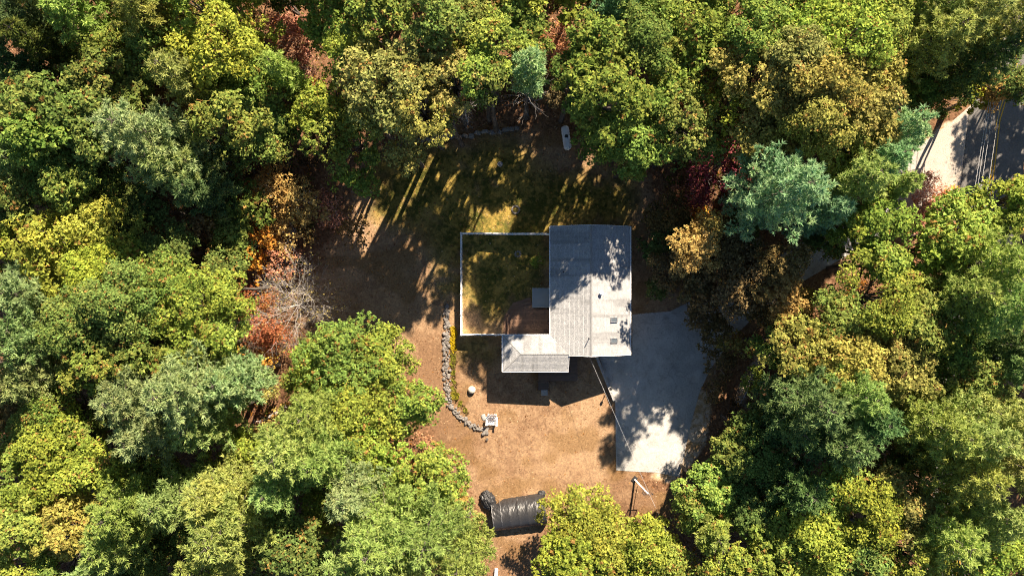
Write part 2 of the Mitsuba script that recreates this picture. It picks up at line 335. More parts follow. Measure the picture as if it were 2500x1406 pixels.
k = put('house__door', bx(7.0, 7.95, ys_ + .36, ys_ + .41, .95, 3.0), 'mat_white'); put('house__door__handle', rbx((7.85, ys_ + .33, 1.95), (.05, .08, .05)), 'mat_metal')
# skylights, roof vents
def on_roof(px, py, zf):
    z = 5.0
    for _ in range(4): p = W(px, py, z); z = zf(p[0], p[1])
    return np.array([p[0], p[1], z])
th = math.atan(SL)
for i, (px_, py_) in enumerate(((1498, 781), (1498, 831))):
    c = on_roof(px_, py_, zE)
    fr = [rbx((0, s * .24, .06), (.86, .06, .16)) for s in (-1, 1)] + [rbx((s * .40, 0, .06), (.06, .42, .16)) for s in (-1, 1)]
    m = cat(fr); M = trimesh.transformations.euler_matrix(0, th, 0); M[:3, 3] = c; m.apply_transform(M)
    k = put('house__skylight', m, 'mat_metal'); gl = rbx((0, 0, .09), (.74, .42, .03)); gl.apply_transform(M); put(k + '__pane', gl, 'mat_skyglass')
    lab(k, ('upper' if i == 0 else 'lower') + ' of the two small roof skylights')
for (px_, py_, zf, r, h, mat) in ((1467, 716, zE, .16, .42, 'mat_white'), (1438, 826, zW, .045, .75, 'mat_dark'), (1376, 664, zW, .045, .55, 'mat_dark')):
    c = on_roof(px_, py_, zf); v = [tube([c - [0, 0, .1], c + [0, 0, h]], [r, r], 12)]
    v.append(tube([c + [0, 0, -.05], c + [0, 0, .05]], [r * 2.2, r * 1.2], 12))
    if r > .1: v.append(tube([c + [0, 0, h], c + [0, 0, h + .08]], [r * 1.4, r * .9], 12))
    put('house__roof_vent', merge(v), mat)

# rear deck with clipped corner (planks), covered tub, front deck, steps
zd = 0.95
def planks(key, poly, z, mat, w=.142, pitch=.15, t=.035):
    pl = Polygon(poly); x0, y0, x1, y1 = pl.bounds
    for y in np.arange(math.floor(y0 / pitch) * pitch, y1, pitch):
        s = pl.intersection(sbox(x0 - 1, y + .006, x1 + 1, y + w - .006))
        for q in getattr(s, 'geoms', [s]):
            if q.geom_type == 'Polygon' and q.area > .01:
                m = trimesh.creation.extrude_polygon(q, t, engine='earcut'); m.apply_translation([0, 0, z - t + rng.uniform(-.003, .003)])
                put(key + '__plank', m, mat)
rd = [W(*q, zd)[:2] for q in ((1246, 818), (1246, 778), (1263, 753), (1300, 741), (1303, 754), (1345, 756), (1345, 818))]
lab('rear_deck', 'reddish brown plank deck with a clipped corner inside the fenced yard', 'deck')
planks('rear_deck', rd, zd, 'mat_deck')
put('rear_deck__frame', prism([tuple(q) for q in np.array(Polygon(rd).buffer(-.05).exterior.coords)], .0, zd - .045), 'mat_deck')
for j, (dzz, o) in enumerate(((.30, .38), (.60, .76))):
    pl = LineString([rd[0], rd[1], rd[2], rd[3]]).buffer(o, cap_style='flat', join_style='mitre', single_sided=False).difference(Polygon(rd).buffer(o - .36))
    for q in getattr(pl, 'geoms', [pl]):
        if q.area > .2 and q.centroid.x < rd[2][0] + 1.5:
            m = trimesh.creation.extrude_polygon(q.simplify(.02), .05, engine='earcut'); m.apply_translation([0, 0, zd - dzz]); put('rear_deck__step', m, 'mat_deck')
lab('hot_tub', 'square tub with a grey flat cover against the house wall beside the rear deck', 'hot tub')
a, b = W(1299, 751, 1.2), W(1346, 703, 1.2)
put('hot_tub__body', rbx(((a[0] + b[0]) / 2, (a[1] + b[1]) / 2, .65), (b[0] - a[0] - .1, b[1] - a[1] - .1, 1.0), b=.08), 'mat_trim')
put('hot_tub__cover', rbx(((a[0] + b[0]) / 2, (a[1] + b[1]) / 2, 1.2), (b[0] - a[0], b[1] - a[1], .12), b=.05), 'mat_cover')
put('hot_tub__cover__handle', rbx((a[0] + 1.1, b[1] - .45, 1.27), (.8, .25, .03), b=.012), 'mat_cover')
lab('front_deck', 'grey brown plank deck in shade outside the front door', 'deck')
fd = [W(*q, zd)[:2] for q in ((1314, 908), (1314, 930), (1410, 930), (1410, 850), (1386, 850), (1300, 850), (1300, 908))]
planks('front_deck', fd, zd, 'mat_greydeck')
put('front_deck__frame', prism([tuple(q) for q in np.array(Polygon(fd).buffer(-.05).exterior.coords)], .0, zd - .045), 'mat_greydeck')
p0 = W(1314, 930, zd); p1 = W(1340, 930, zd)
for k in range(4):
    put('front_deck__step', bx(p0[0], p1[0], p0[1] - .28 * k - .28, p0[1] - .28 * k - .01, zd - .18 * (k + 1), zd - .18 * (k + 1) + .05), 'mat_greydeck')
for s, x in ((0, p0[0] - .05), (1, p1[0] + .05)):
    put('front_deck__hand_rail', cat([bx(x - .04, x + .04, p0[1] - 1.15, p0[1] - 1.07, .1, 1.2), bx(x - .04, x + .04, p0[1] - .1, p0[1] - .02, .5, 1.9)]), 'mat_greydeck')
q = onground(1329, 957)
put('paving_slab', rbx(q + [0, 0, .02], (.75, .8, .09), b=.02), 'mat_concrete'); lab('paving_slab', 'pale stone slab on the ground at the foot of the front steps', 'paving slab')

# ---------------------------------------------------------------- white fence round the yard
lab('yard_fence', 'white solid panel fence enclosing the yard beside the house', 'fence')
def fence_run(pts):
    Z = 2.3
    pw_ = [W(x, y, Z) for x, y in pts]
    for i, p in enumerate(pw_):
        gz = g(p[0], p[1])
        if i > 0 or pts[0] != (1125, 569) or True:
            k = f'yard_fence__post'
            if tuple(pts[i]) in DONE: pass
            else:
                DONE.add(tuple(pts[i]))
                k = put(k, bx(p[0] - .065, p[0] + .065, p[1] - .065, p[1] + .065, gz - .2, Z + .02), 'mat_white')
                m = trimesh.creation.cone(radius=.13, height=.1, sections=4); m.apply_transform(trimesh.transformations.rotation_matrix(math.pi / 4, [0, 0, 1])); m.apply_translation([p[0], p[1], Z + .05])
                put(k + '__cap', cat([m, bx(p[0] - .09, p[0] + .09, p[1] - .09, p[1] + .09, Z + .02, Z + .05)]), 'mat_white')
        if i:
            o = pw_[i - 1]; d = p - o; L = np.linalg.norm(d[:2]); ang = math.atan2(d[1], d[0]); c = (p + o) / 2; gz = g(c[0], c[1])
            put('yard_fence__top_rail', rbx((c[0], c[1], Z - .08), (L - .14, .10, .14), ang), 'mat_white')
            put('yard_fence__bottom_rail', rbx((c[0], c[1], gz + .12), (L - .14, .10, .14), ang), 'mat_white')
            n = max(2, int((L - .14) / .15)); w = (L - .14) / n; bb = []
            for j in range(n):
                t = (-(L - .14) / 2 + (j + .5) * w)
                bb.append(rbx((c[0] + math.cos(ang) * t, c[1] + math.sin(ang) * t, (gz + .19 + Z - .15) / 2), (w - .006, .022, Z - .15 - gz - .19), ang))
            put('yard_fence__panel', cat(bb), 'mat_white')
DONE = set()
fence_run([(1125, 569), (1176, 569), (1226, 570), (1276, 570), (1325, 570), (1347, 571)])
fence_run([(1125, 569), (1125, 620), (1125, 669), (1125, 719), (1125, 768), (1125, 818)])
fence_run([(1125, 818), (1176, 818), (1210, 818), (1232, 818)])

# ---------------------------------------------------------------- stone walls
def rock(c, sx, sy, sz, rot, seed):
    m = trimesh.creation.icosphere(subdivisions=1, radius=1.0); v = m.vertices
    v = np.sign(v) * np.abs(v) ** .6
    v = v * (1 + .6 * (meshkit.noise(v * 1.7 + seed * 3.1, seed)[:, None] - .5))
    v = v * [sx, sy, sz]; cr, sr = math.cos(rot), math.sin(rot)
    v = np.column_stack([v[:, 0] * cr - v[:, 1] * sr, v[:, 0] * sr + v[:, 1] * cr, v[:, 2]]) + c
    return trimesh.Trimesh(v, m.faces, process=False)
lab('stone_wall', 'low curved dry stone wall on the lawn left of the house', 'stone wall')
wl = LineString([onground(x, y)[:2] for x, y in ((1090, 742), (1091, 800), (1089, 850), (1090, 900), (1093, 950), (1100, 985), (1118, 1012), (1145, 1035), (1170, 1046), (1190, 1053))])
i = 0
for s in np.arange(0, wl.length, .115):
    p = wl.interpolate(s); p2 = wl.interpolate(min(s + .1, wl.length)); a_ = math.atan2(p2.y - p.y, p2.x - p.x)
    if abs(p2.y - p.y) + abs(p2.x - p.x) < 1e-6: continue
    nx, ny = -math.sin(a_), math.cos(a_); off = (-.27, .02, .25, -.1, .14)[i % 5] * rng.uniform(.6, 1.3) + rng.uniform(-.1, .1); sz = rng.uniform(.09, .26) * (1.5 if rng.random() < .14 else 1)
    c = np.array([p.x + nx * off, p.y + ny * off, 0]); c[2] = g(c[0], c[1]) + rng.uniform(-.06, .09)
    put('stone_wall__stone', rock(c, sz, sz * rng.uniform(.5, .95), rng.uniform(.14, .26), a_ + rng.uniform(-1.2, 1.2), i), 'mat_stone', smooth=40); i += 1
lab('boundary_wall', 'low tumbled stone wall in deep shade at the back of the yard', 'stone wall')
bw = LineString([onground(x, y)[:2] for x, y in ((1020, 340), (1090, 338), (1170, 332), (1265, 318))])
s = 0
while s < bw.length:
    st = rng.uniform(.5, 1.1); p = bw.interpolate(s + st / 2)
    c = np.array([p.x, p.y + rng.uniform(-.15, .35), 0]); c[2] = g(c[0], c[1]) + .2
    put('boundary_wall__stone', rock(c, st / 2, rng.uniform(.18, .3), rng.uniform(.2, .4), rng.uniform(-.5, .5), i), 'mat_stone', smooth=40); i += 1; s += st * .95
# driveway retaining wall of timbers/concrete blocks
lab('retaining_wall', 'straight grey block retaining wall between the lawn and the driveway', 'retaining wall')
a, b = W(1456, 868, .4), W(1500, 978, .4); n = 12; ang = math.atan2(b[1] - a[1], b[0] - a[0])
for k in range(n):
    c = a + (b - a) * (k + .5) / n; L = np.linalg.norm(b - a) / n
    put('retaining_wall__block', rbx((c[0], c[1], -.15 + rng.uniform(-.01, .01)), (L - .015, .3, 1.1), ang, b=.02), 'mat_concrete')
c = a + (b - a) * .72
put('retaining_wall__lamp_post', merge([tube([c + [0, .05, .3], c + [0, .05, 1.0]], [.05, .05], 8), tube([c + [0, .05, 1.0], c + [0, .05, 1.25], c + [0, .05, 1.4]], [.16, .16, .03], 8)]), 'mat_dark')

# ---------------------------------------------------------------- small objects
def obj_at(mesh, loc, rotz):
    m = mesh.copy(); m.apply_transform(trimesh.transformations.rotation_matrix(rotz, [0, 0, 1])); m.apply_translation(loc); return m
# dome
p = onground(1152, 951)
prof = [(0, .62), (.16, .61), (.3, .54), (.41, .40), (.44, .22), (.40, .05), (.36, 0), (0, 0)]
m = trimesh.creation.revolve(np.array(prof)[::-1], sections=40); v = m.vertices; an = np.arctan2(v[:, 1], v[:, 0]); rr = 1 + .035 * np.cos(an * 12) * (np.hypot(v[:, 0], v[:, 1]) > .1)
m.vertices = v * np.column_stack([rr, rr, np.ones(len(v))]); put('dome_cover', obj_at(m, p, .2), 'mat_dome', smooth=50)
lab('dome_cover', 'round off white ribbed dome standing alone on the brown lawn', 'dome cover')
# adirondack chair facing the viewer's bottom edge
p = onground(1201, 1022); rz = -.06
lab('garden_chair', 'white slatted garden chair with a fan back on the lawn by the stone wall end', 'chair')
def cput(name, mesh): mesh = mesh.copy(); mesh.apply_scale(1.35); put('garden_chair__' + name, obj_at(mesh, p, rz), 'mat_white')
for k in range(6): cput('seat_slat', rbx((0, -.42 + k * .105, .40 - k * .022), (.62, .085, .025), rx=.2))
for s in (-1, 1):
    cput('arm', rbx((s * .42, -.12, .60), (.16, .78, .028), rotz=s * .03, b=.012))
    cput('leg', rbx((s * .36, -.42, .29), (.09, .05, .60)))
    cput('side_rail', rbx((s * .33, -.02, .26), (.035, 1.0, .12), rx=-.2))
    cput('leg', rbx((s * .39, .18, .29), (.05, .08, .60)))
for k in range(5):
    t = (k - 2); L = (.86, .98, 1.05, .98, .86)[k]
    mm = rbx((t * .115, 0, L / 2), (.10, .022, L)); mm.apply_transform(trimesh.transformations.rotation_matrix(t * .085, [0, 1, 0])); mm.apply_transform(trimesh.transformations.rotation_matrix(-.5, [1, 0, 0])); mm.apply_translation([0, .12, .30]); cput('back_slat', mm)
for z, y in ((.45, .22), (.8, .42)): cput('back_brace', rbx((0, y + .03, z), (.66, .03, .07)))
p2 = onground(1181, 1018)
put('flat_stone', rock(p2 + [0, 0, .05], .26, .36, .09, .4, 77), 'mat_concrete', smooth=40); lab('flat_stone', 'flat pale stone on the lawn left of the white chair', 'stone')
p2 = onground(1189, 1072)
put('tree_stump', tube([p2 - [0, 0, .1], p2 + [0, 0, .22], p2 + [0, 0, .23]], [.17, .14, .02], 9), 'mat_bark'); lab('tree_stump', 'small dark stump on the lawn below the end of the stone wall', 'stump')
# propane tank
p = onground(1382.5, 337, .75); ang = math.radians(90 + 8)
lab('propane_tank', 'white capsule shaped gas tank with a round lid in the shaded back yard', 'gas tank')
t = np.linspace(-1, 1, 25); xsn = t * 1.45; Rn = .46 * np.sqrt(np.clip(1 - np.clip((np.abs(xsn) - 1.02) / .43, 0, 1) ** 2, 0.0004, 1))
v, f = tube(np.column_stack([xsn, 0 * xsn, 0 * xsn]), Rn, 24); put('propane_tank__body', obj_at(trimesh.Trimesh(v, f, process=False), p, ang), 'mat_white', smooth=50)
lid = trimesh.creation.revolve(np.array([(0, .2), (.15, .19), (.2, .14), (.2, 0), (0, 0)])[::-1], sections=20); lid.apply_translation([.1, 0, .40]); put('propane_tank__lid', obj_at(lid, p, ang), 'mat_dark', smooth=40)
for sx in (-.8, .8):
    for sy in (-.25, .25): put('propane_tank__foot', obj_at(rbx((sx, sy, -.55), (.12, .08, .45)), p, ang), 'mat_metal')
# stone ring fire pit and bucket in the back yard, ring in the fenced yard
p = onground(1259, 512); lab('fire_pit', 'small round stone fire pit in the shaded back yard', 'fire pit')
for k in range(11):
    a_ = k * 2 * math.pi / 11; c = p + [math.cos(a_) * .42, math.sin(a_) * .42, .05]; put('fire_pit__stone', rock(c, .15, .1, .1, a_ + 1.57, 300 + k), 'mat_stone', smooth=40)
p = onground(1221, 403)
m = trimesh.creation.revolve(np.array([(.22, 0), (.3, .55), (.27, .55), (.2, .05), (0, .05)]), sections=20); put('grey_bucket', obj_at(m, p, 0), 'mat_metal', smooth=40); lab('grey_bucket', 'grey bucket standing in the shade of the back yard lawn', 'bucket')
p = onground(1264, 620)
lab('garden_ring', 'small ring of stones on the grass inside the fenced yard', 'stone ring')
for k in range(8):
    a_ = k * 2 * math.pi / 8; put('garden_ring__stone', rock(p + [math.cos(a_) * .3, math.sin(a_) * .3, .03], .12, .1, .07, a_, 500 + k), 'mat_stone', smooth=40)
# basketball hoop
lab('basketball_hoop', 'white slanting post carrying a framed board at the end of the driveway', 'basketball hoop')
b0 = onground(1549, 1169); top = W(1582, 1204, 2.65)
d = top - b0; ang = math.atan2(d[1], d[0]); tilt = math.atan2(d[2], np.linalg.norm(d[:2])); L = np.linalg.norm(d)
put('basketball_hoop__pole', rbx((b0 + top) / 2, (L, .2, .16), ang, ry=-tilt) if False else trimesh.Trimesh(*tube([b0 - d * .02, top], [.12, .10], 4), process=False), 'mat_white')
bc = top + [0, -.1, -.25]
put('basketball_hoop__backboard', cat([bx(bc[0] - .55, bc[0] + .55, bc[1] - .03, bc[1] + .03, bc[2] + s * .4 - .04, bc[2] + s * .4 + .04) for s in (-1, 1)] + [bx(bc[0] + s * .52 - .04, bc[0] + s * .52 + .04, bc[1] - .028, bc[1] + .028, bc[2] - .36, bc[2] + .36) for s in (-1, 1)]), 'mat_dark')
scene['mat_pane'] = {'type': 'thindielectric', 'int_ior': 1.45}
put('basketball_hoop__backboard__sheet', bx(bc[0] - .48, bc[0] + .48, bc[1] - .004, bc[1] + .004, bc[2] - .36, bc[2] + .36), 'mat_pane')
put('basketball_hoop__brace', merge([tube([b0 + d * .45, bc + [-.3, .03, .3]], [.03, .03], 6), tube([b0 + d * .2 + [.3, -.3, -.3], bc + [.1, .03, -.3]], [.04, .04], 6)]), 'mat_dark')
t = np.linspace(0, 2 * np.pi, 21); put('basketball_hoop__rim', tube(np.column_stack([bc[0] + .22 * np.cos(t), bc[1] - .3 + .22 * np.sin(t), np.full(21, bc[2] - .22)]), np.full(21, .012), 5, cap=False), 'mat_dark')
put('basketball_hoop__base', rbx(b0 + [0, 0, .06], (.5, .7, .16), ang, b=.04), 'mat_dark')
# white pipe lying at the bottom edge
p = onground(1212, 1386, .22); q = onground(1207, 1440, .22)
put('white_pipe', tube([p, p + (q - p) * .02, p + (q - p) * .05, q], [.05, .18, .22, .22], 14), 'mat_white', smooth=40); lab('white_pipe', 'thick white pipe lying on leaf litter at the bottom edge', 'pipe')
# fallen birch
lab('fallen_log', 'bare white fallen branch on red brown leaf litter between pines', 'log')
pp = [onground(x, y, .25) for x, y in ((700, 994), (680, 1006), (664, 1013), (650, 1022), (636, 1027), (622, 1029))]
br = [tube(pp, [.19, .2, .19, .15, .12, .05], 8)]
for a_, b_, c_ in ((3, (644, 1017), .5), (4, (631, 1039), .2), (4, (640, 1041), .3), (5, (615, 1038), .1), (5, (618, 1018), .4), (3, (633, 1014), .5), (2, (657, 1003), .4)):
    e = onground(*b_, .15 + c_ * .5); br.append(tube([pp[a_], (pp[a_] + e) / 2 + [0, 0, .1], e], [.07, .05, .02], 5))
put('fallen_log', merge(br), 'mat_palebark', smooth=True)
# sticks in the strip right of the driveway
for k, (x, y, dx, dy) in enumerate(((1822, 950, -14, 34), (1852, 880, -18, 44), (1866, 860, -10, 36), (1842, 905, -20, 30), (1828, 930, -6, 30))):
    a_, b_ = onground(x + 3, y, .2), onground(x + dx, y + dy, .25)
    kk = put('fallen_branch', merge([tube([a_, (a_ + b_) / 2 + [.05, .05, .06], b_], [.07, .06, .03], 6), tube([(a_ + b_) / 2, (a_ + b_) / 2 + [.5, -.3, .12]], [.04, .012], 5)]), 'mat_palebark')
    lab(kk, ['lowest', 'long slanting', 'uppermost', 'thin middle', 'short'][k] + ' grey fallen branch on the sunlit strip right of the driveway', 'branch', 'fallen branches beside the driveway')
# wires
def wire(a, b, sag, r=.016, n=24):
    t = np.linspace(0, 1, n)[:, None]; p = a + (b - a) * t; p[:, 2] -= (4 * sag * t * (1 - t))[:, 0]; return tube(p, np.full(n, r), 5)
a = np.array([W(1436, 878, 3.9)[0], ys_ - .02, 4.6]); b = W(1672, 1400, 8.5)
put('service_wire', wire(a, b, .5, .014), 'mat_wire'); lab('service_wire', 'thin overhead wire running from the house gable across the lawn', 'wire')
for k, ((x0, y0), (x1, y1)) in enumerate((((2417, 250), (2381, 480)), ((2422, 250), (2387.5, 480)), ((2430.5, 250), (2396, 480)), ((2446, 250), (2413, 480)))):
    d_ = np.array([x1 - x0, y1 - y0]); A = W(x0 - d_[0] * 1.2, y0 - d_[1] * 1.2, 8.6); B = W(x1 + d_[0] * 1.8, y1 + d_[1] * 1.8, 8.6)
    kk = put('power_line', wire(A, B, .3, .028), 'mat_wire'); lab(kk, ['leftmost', 'second', 'third', 'rightmost'][k] + ' power line wire above the shaded road' + ('' if k in (0, 3) else ' counted from the left'), 'power line', 'power lines above the road')

# ---------------------------------------------------------------- black tarp shelter
lab('tarp_shelter', 'black plastic covered hoop shelter with glossy wrinkles at the lawn edge', 'shelter')
c0, c1 = onground(1203, 1258), onground(1331, 1238)
ax = (c1 - c0); Lh = np.linalg.norm(ax[:2]); ax = ax / np.linalg.norm(ax); sd_ = np.array([-ax[1], ax[0], 0])
HH, WW = 2.0, 1.75
nu, nv = 150, 64
uu, vv = np.meshgrid(np.linspace(0, 1, nu), np.linspace(0, 1, nv), indexing='ij')
th_ = np.pi * vv
hoop = np.abs(np.sin(uu * 6 * np.pi)) ** .7            # 0 at the hoops
nz = lambda a_, b_, s_: meshkit.fbm(np.stack([a_, b_, 0 * a_], -1), 4, s_) - .5
wr = -.05 * hoop * np.clip(np.sin(th_) * 1.3, 0, 1)
north = SSn = np.clip((.62 - vv) / .3, 0, 1) if False else np.clip((vv - .42) / .25, 0, 1)
wr = wr + .13 * nz(uu * 22 - vv * 9, vv * 3 + uu * 3, 1) * north + .05 * nz(uu * 50 + vv * 16, vv * 6, 2) * north
pull = np.clip(1 - uu / .35, 0, 1) ** 1.5
wr = wr + .16 * pull * north * (np.abs(np.sin((uu * 30 + vv * 26))) - .5) * .5
rad = 1 + wr / 1.8
offs = -np.cos(th_) * WW * rad; hz = np.sin(th_) ** .85 * HH * rad
hz = hz * (1 - .18 * pull * north)
offs = offs - .45 * np.exp(-((uu - .1) / .1) ** 2) * np.clip((vv - .7) / .3, 0, 1)
base = c0 + ax * (uu[..., None] * Lh) + sd_ * offs[..., None]
Z0 = float(np.mean([c0[2], c1[2]]))
V = base.copy(); V[..., 2] = Z0 + hz - .02
put('tarp_shelter__cover', (V.reshape(-1, 3), grid_faces(nu, nv)), 'mat_tarp', smooth=True)
for k in range(7):
    t = k / 6 * .98 + .01; a_ = np.linspace(0, np.pi, 17); pts = c0 + ax * t * Lh + sd_ * (-np.cos(a_) * (WW - .04))[:, None]; pts[:, 2] = Z0 + np.sin(a_) ** .85 * (HH - .05)
    put('tarp_shelter__hoop', tube(pts, np.full(17, .025), 6), 'mat_metal')
# bunched tarp heap at its north west corner
hc = onground(1185, 1222); nn = 60
m = trimesh.creation.icosphere(subdivisions=4, radius=1.0); v = m.vertices
r_ = 1 + .5 * (meshkit.fbm(np.column_stack([v[:, 0] * 6, v[:, 1] * 2.2, v[:, 2] * 6]), 4, 9) - .5) + .22 * np.abs(meshkit.fbm(v * [7, 2.5, 5] + 30, 3, 12) - .5) * 4
v = v * r_[:, None] * [.72, 1.1, .7]; m.vertices = v; put('tarp_shelter__bunched_tarp', obj_at(m, hc + [.35, .1, .2], .5), 'mat_tarp', smooth=True)
v2 = np.abs(0)
end = c1 + sd_ * 1.5
m2 = trimesh.creation.icosphere(subdivisions=3, radius=1.0); v = m2.vertices; m2.vertices = v * (1 + .6 * (meshkit.fbm(v * 3, 3, 4) - .5))[:, None] * [.45, .4, .3]; m2.apply_translation(end + [-.2, .15, .2]); put('tarp_shelter__bunched_tarp', m2, 'mat_tarp', smooth=True)
#TREES#
# ---------------------------------------------------------------- vegetation
PAL = {  # leaf base colours (albedo): main, and the one that some tufts turn to
    'D': ((.065, .10, .024), (.115, .13, .03)), 'G': ((.095, .14, .03), (.17, .175, .038)), 'L': ((.13, .185, .036), (.225, .245, .042)),
    'Y': ((.15, .185, .03), (.245, .245, .035)), 'O': ((.165, .165, .042), (.26, .215, .06)), 'A': ((.235, .17, .05), (.32, .215, .07)),
    'U': ((.40, .17, .03), (.46, .24, .04)), 'R': ((.22, .07, .032), (.28, .13, .05)), 'M': ((.17, .035, .05), (.25, .09, .075)), 'K': ((.26, .13, .08), (.36, .18, .10)), 'Q': ((.095, .072, .03), (.16, .11, .045)),
    'S': ((.20, .27, .105), (.25, .29, .10)), 'B': ((.17, .285, .15), (.23, .32, .15)), 'N': ((.21, .285, .08), (.26, .31, .085)), 'V': ((.245, .29, .085), (.31, .32, .085)), 'X': ((.10, .17, .06), (.15, .21, .07)),
}
def unit(v): return v / (np.linalg.norm(v, axis=-1, keepdims=True) + 1e-12)
def rnd(r, n): return unit(r.normal(size=(n, 3)))
def kites(Pn, Nn, size, asp, r):
    n = len(Pn); t = unit(np.cross(Nn, rnd(r, n))); b = np.cross(Nn, t); s = size[:, None]
    v = np.stack([Pn - t * s * .5, Pn + b * s * asp * .5 + t * s * .06 - Nn * s * .12, Pn + t * s * .5, Pn - b * s * asp * .5 + t * s * .06 - Nn * s * .12], 1).reshape(-1, 3)
    k = np.arange(n)[:, None] * 4
    return v, np.vstack([k + [0, 1, 2], k + [0, 2, 3]])
def leaves(Pn, Nn, size, asp, r):
    n = len(Pn); t = unit(np.cross(Nn, rnd(r, n))); b = np.cross(Nn, t); s = size[:, None]
    v = np.stack([Pn - t * s * .45 - b * s * asp * .55, Pn - t * s * .45 + b * s * asp * .55, Pn + t * s * .55 - Nn * s * .1], 1).reshape(-1, 3)
    return v, np.arange(n * 3).reshape(-1, 3)
def tint(pal, n, r, frac, k=None):
    a, b = np.array(PAL[pal][0]) * 1.6, np.array(PAL[pal][1]) * 1.6
    m_ = r.uniform(.86, 1.14) * np.array([.975, 1.005, 1.05]) * np.array([r.uniform(.9, 1.12), 1, r.uniform(.85, 1.15)]); a, b = a * m_, b * m_
    w = np.clip(frac + r.normal(size=n) * .28, 0, 1)[:, None]
    return a * (1 - w) + b * w
def broadleaf(R, ch, pal, r, dens=95., leaf=.30, lobes=None, sparse=1.0, tuft_r=.42):
    """crown centred on x=y=0 with its base at z=0 and top at z=ch; returns leaf mesh, colours, lobe centres"""
    fine = r.uniform(.8, 1.2); leaf = leaf * fine; dens = dens / fine ** 1.5; tuft_r = tuft_r * r.uniform(.75, 1.45)
    nl = lobes or int(np.clip(9 + R * R * 1.5 * r.uniform(.7, 1.3), 10, 60))
    d = rnd(r, nl * 3); d = d[d[:, 2] > -.25][:nl]; nl = len(d)
    el = np.array([R * r.uniform(.85, 1.1), R * r.uniform(.85, 1.1), ch * .55])
    lr = R * r.uniform(.16, .38, nl) * (1.25 if R < 3 else 1)
    lc = d * (r.uniform(.35, .82, nl) ** .8)[:, None] * el + [0, 0, ch * .45]
    out_ = r.random(nl) < .22; lc[out_] = (lc[out_] - [0, 0, ch * .45]) * [1.32, 1.32, 1.1] + [0, 0, ch * .45]; lr = np.where(out_, lr * .75, lr)
    lc[0] = [0, 0, ch * .8]
    area = np.pi * R * R; nt = int(area * dens / 13)
    w = lr ** 2; li = r.choice(nl, nt, p=w / w.sum())
    dd = rnd(r, nt); dd[:, 2] = np.where(dd[:, 2] < -.1, -dd[:, 2] * .6, dd[:, 2]); dd = unit(dd + .25 * unit(lc[li] - [0, 0, ch * .2]))
    tc = lc[li] + dd * (lr[li] * r.uniform(.72, 1.12, nt))[:, None] * [1, 1, .75]
    trd = tuft_r * r.uniform(.7, 1.25, nt)
    lobe_t = r.normal(size=nl) * .16; tuft_t = .3 + lobe_t[li] + r.normal(size=nt) * .16
    per = 13; ti = np.repeat(np.arange(nt), per); n = len(ti)
    keep = r.random(n) < sparse; ti = ti[keep]; n = len(ti)
    ld = unit(rnd(r, n) + [0, 0, .45]); lp = tc[ti] + ld * (trd[ti] * r.uniform(.45, 1.05, n))[:, None] * [1, 1, .7]
    nn = unit(ld * .65 + [0, 0, .5] + .85 * rnd(r, n) + .35 * dd[ti])
    v, f = leaves(lp, nn, leaf * r.uniform(.65, 1.3, n), .85, r)
    col = tint(pal, n, r, tuft_t[ti]); turned = (r.random(nt) < r.uniform(.02, .12))[ti] & (r.random(n) < .6); col[turned] = np.array((.27, .16, .05)) * r.uniform(.8, 1.2, (turned.sum(), 1))
    col = col * (r.uniform(.62, 1.5, n) * np.repeat(r.uniform(.85, 1.2, nt), per)[keep])[:, None]
    return v, f, np.repeat(np.clip(col, .004, .8), 3, 0), lc
def limbs(base, h, zc0, lc, R, r, rad, lean=(0, 0)):
    """tapered trunk with a limb to each lobe"""
    top = np.array([lc[0][0] * .5, lc[0][1] * .5, h * .9]); n = 6; t = np.linspace(0, 1, n)[:, None]
    tr = np.array([0, 0, -.3]) * (1 - t) + top * t; tr[1:-1, :2] += r.normal(size=(n - 2, 2)) * .12
    out = [tube(tr, np.linspace(rad, rad * .25, n), 7)]
    for c in lc[1:]:
        e = c + [0, 0, zc0]; s = np.clip((zc0 + (e[2] - zc0) * .15) / (h * .9), .25, .85) * r.uniform(.8, 1.0); a = np.array([np.interp(s, t[:, 0], tr[:, i]) for i in range(3)])
        m = a * .45 + e * .55 + [0, 0, -.25 * np.linalg.norm(e - a) * .3]; out.append(tube([a, m, e], [rad * .36, rad * .2, .03], 4, cap=False))
    v, f = merge(out); return v + base, f
def needles(tc, axis, per, ln, wd, r):
    n = len(tc) * per; ti = np.repeat(np.arange(len(tc)), per)
    d = unit(axis[ti] * .75 + rnd(r, n) * .95 + [0, 0, .18]); b = unit(np.cross(d, rnd(r, n)))
    L = (ln * r.uniform(.7, 1.3, n))[:, None]; w = (wd * r.uniform(.8, 1.3, n))[:, None]
    p = tc[ti] + d * L * .05
    v = np.stack([p - b * w * .5, p + b * w * .5, p + d * L], 1).reshape(-1, 3)
    return v, np.arange(n * 3).reshape(-1, 3), ti
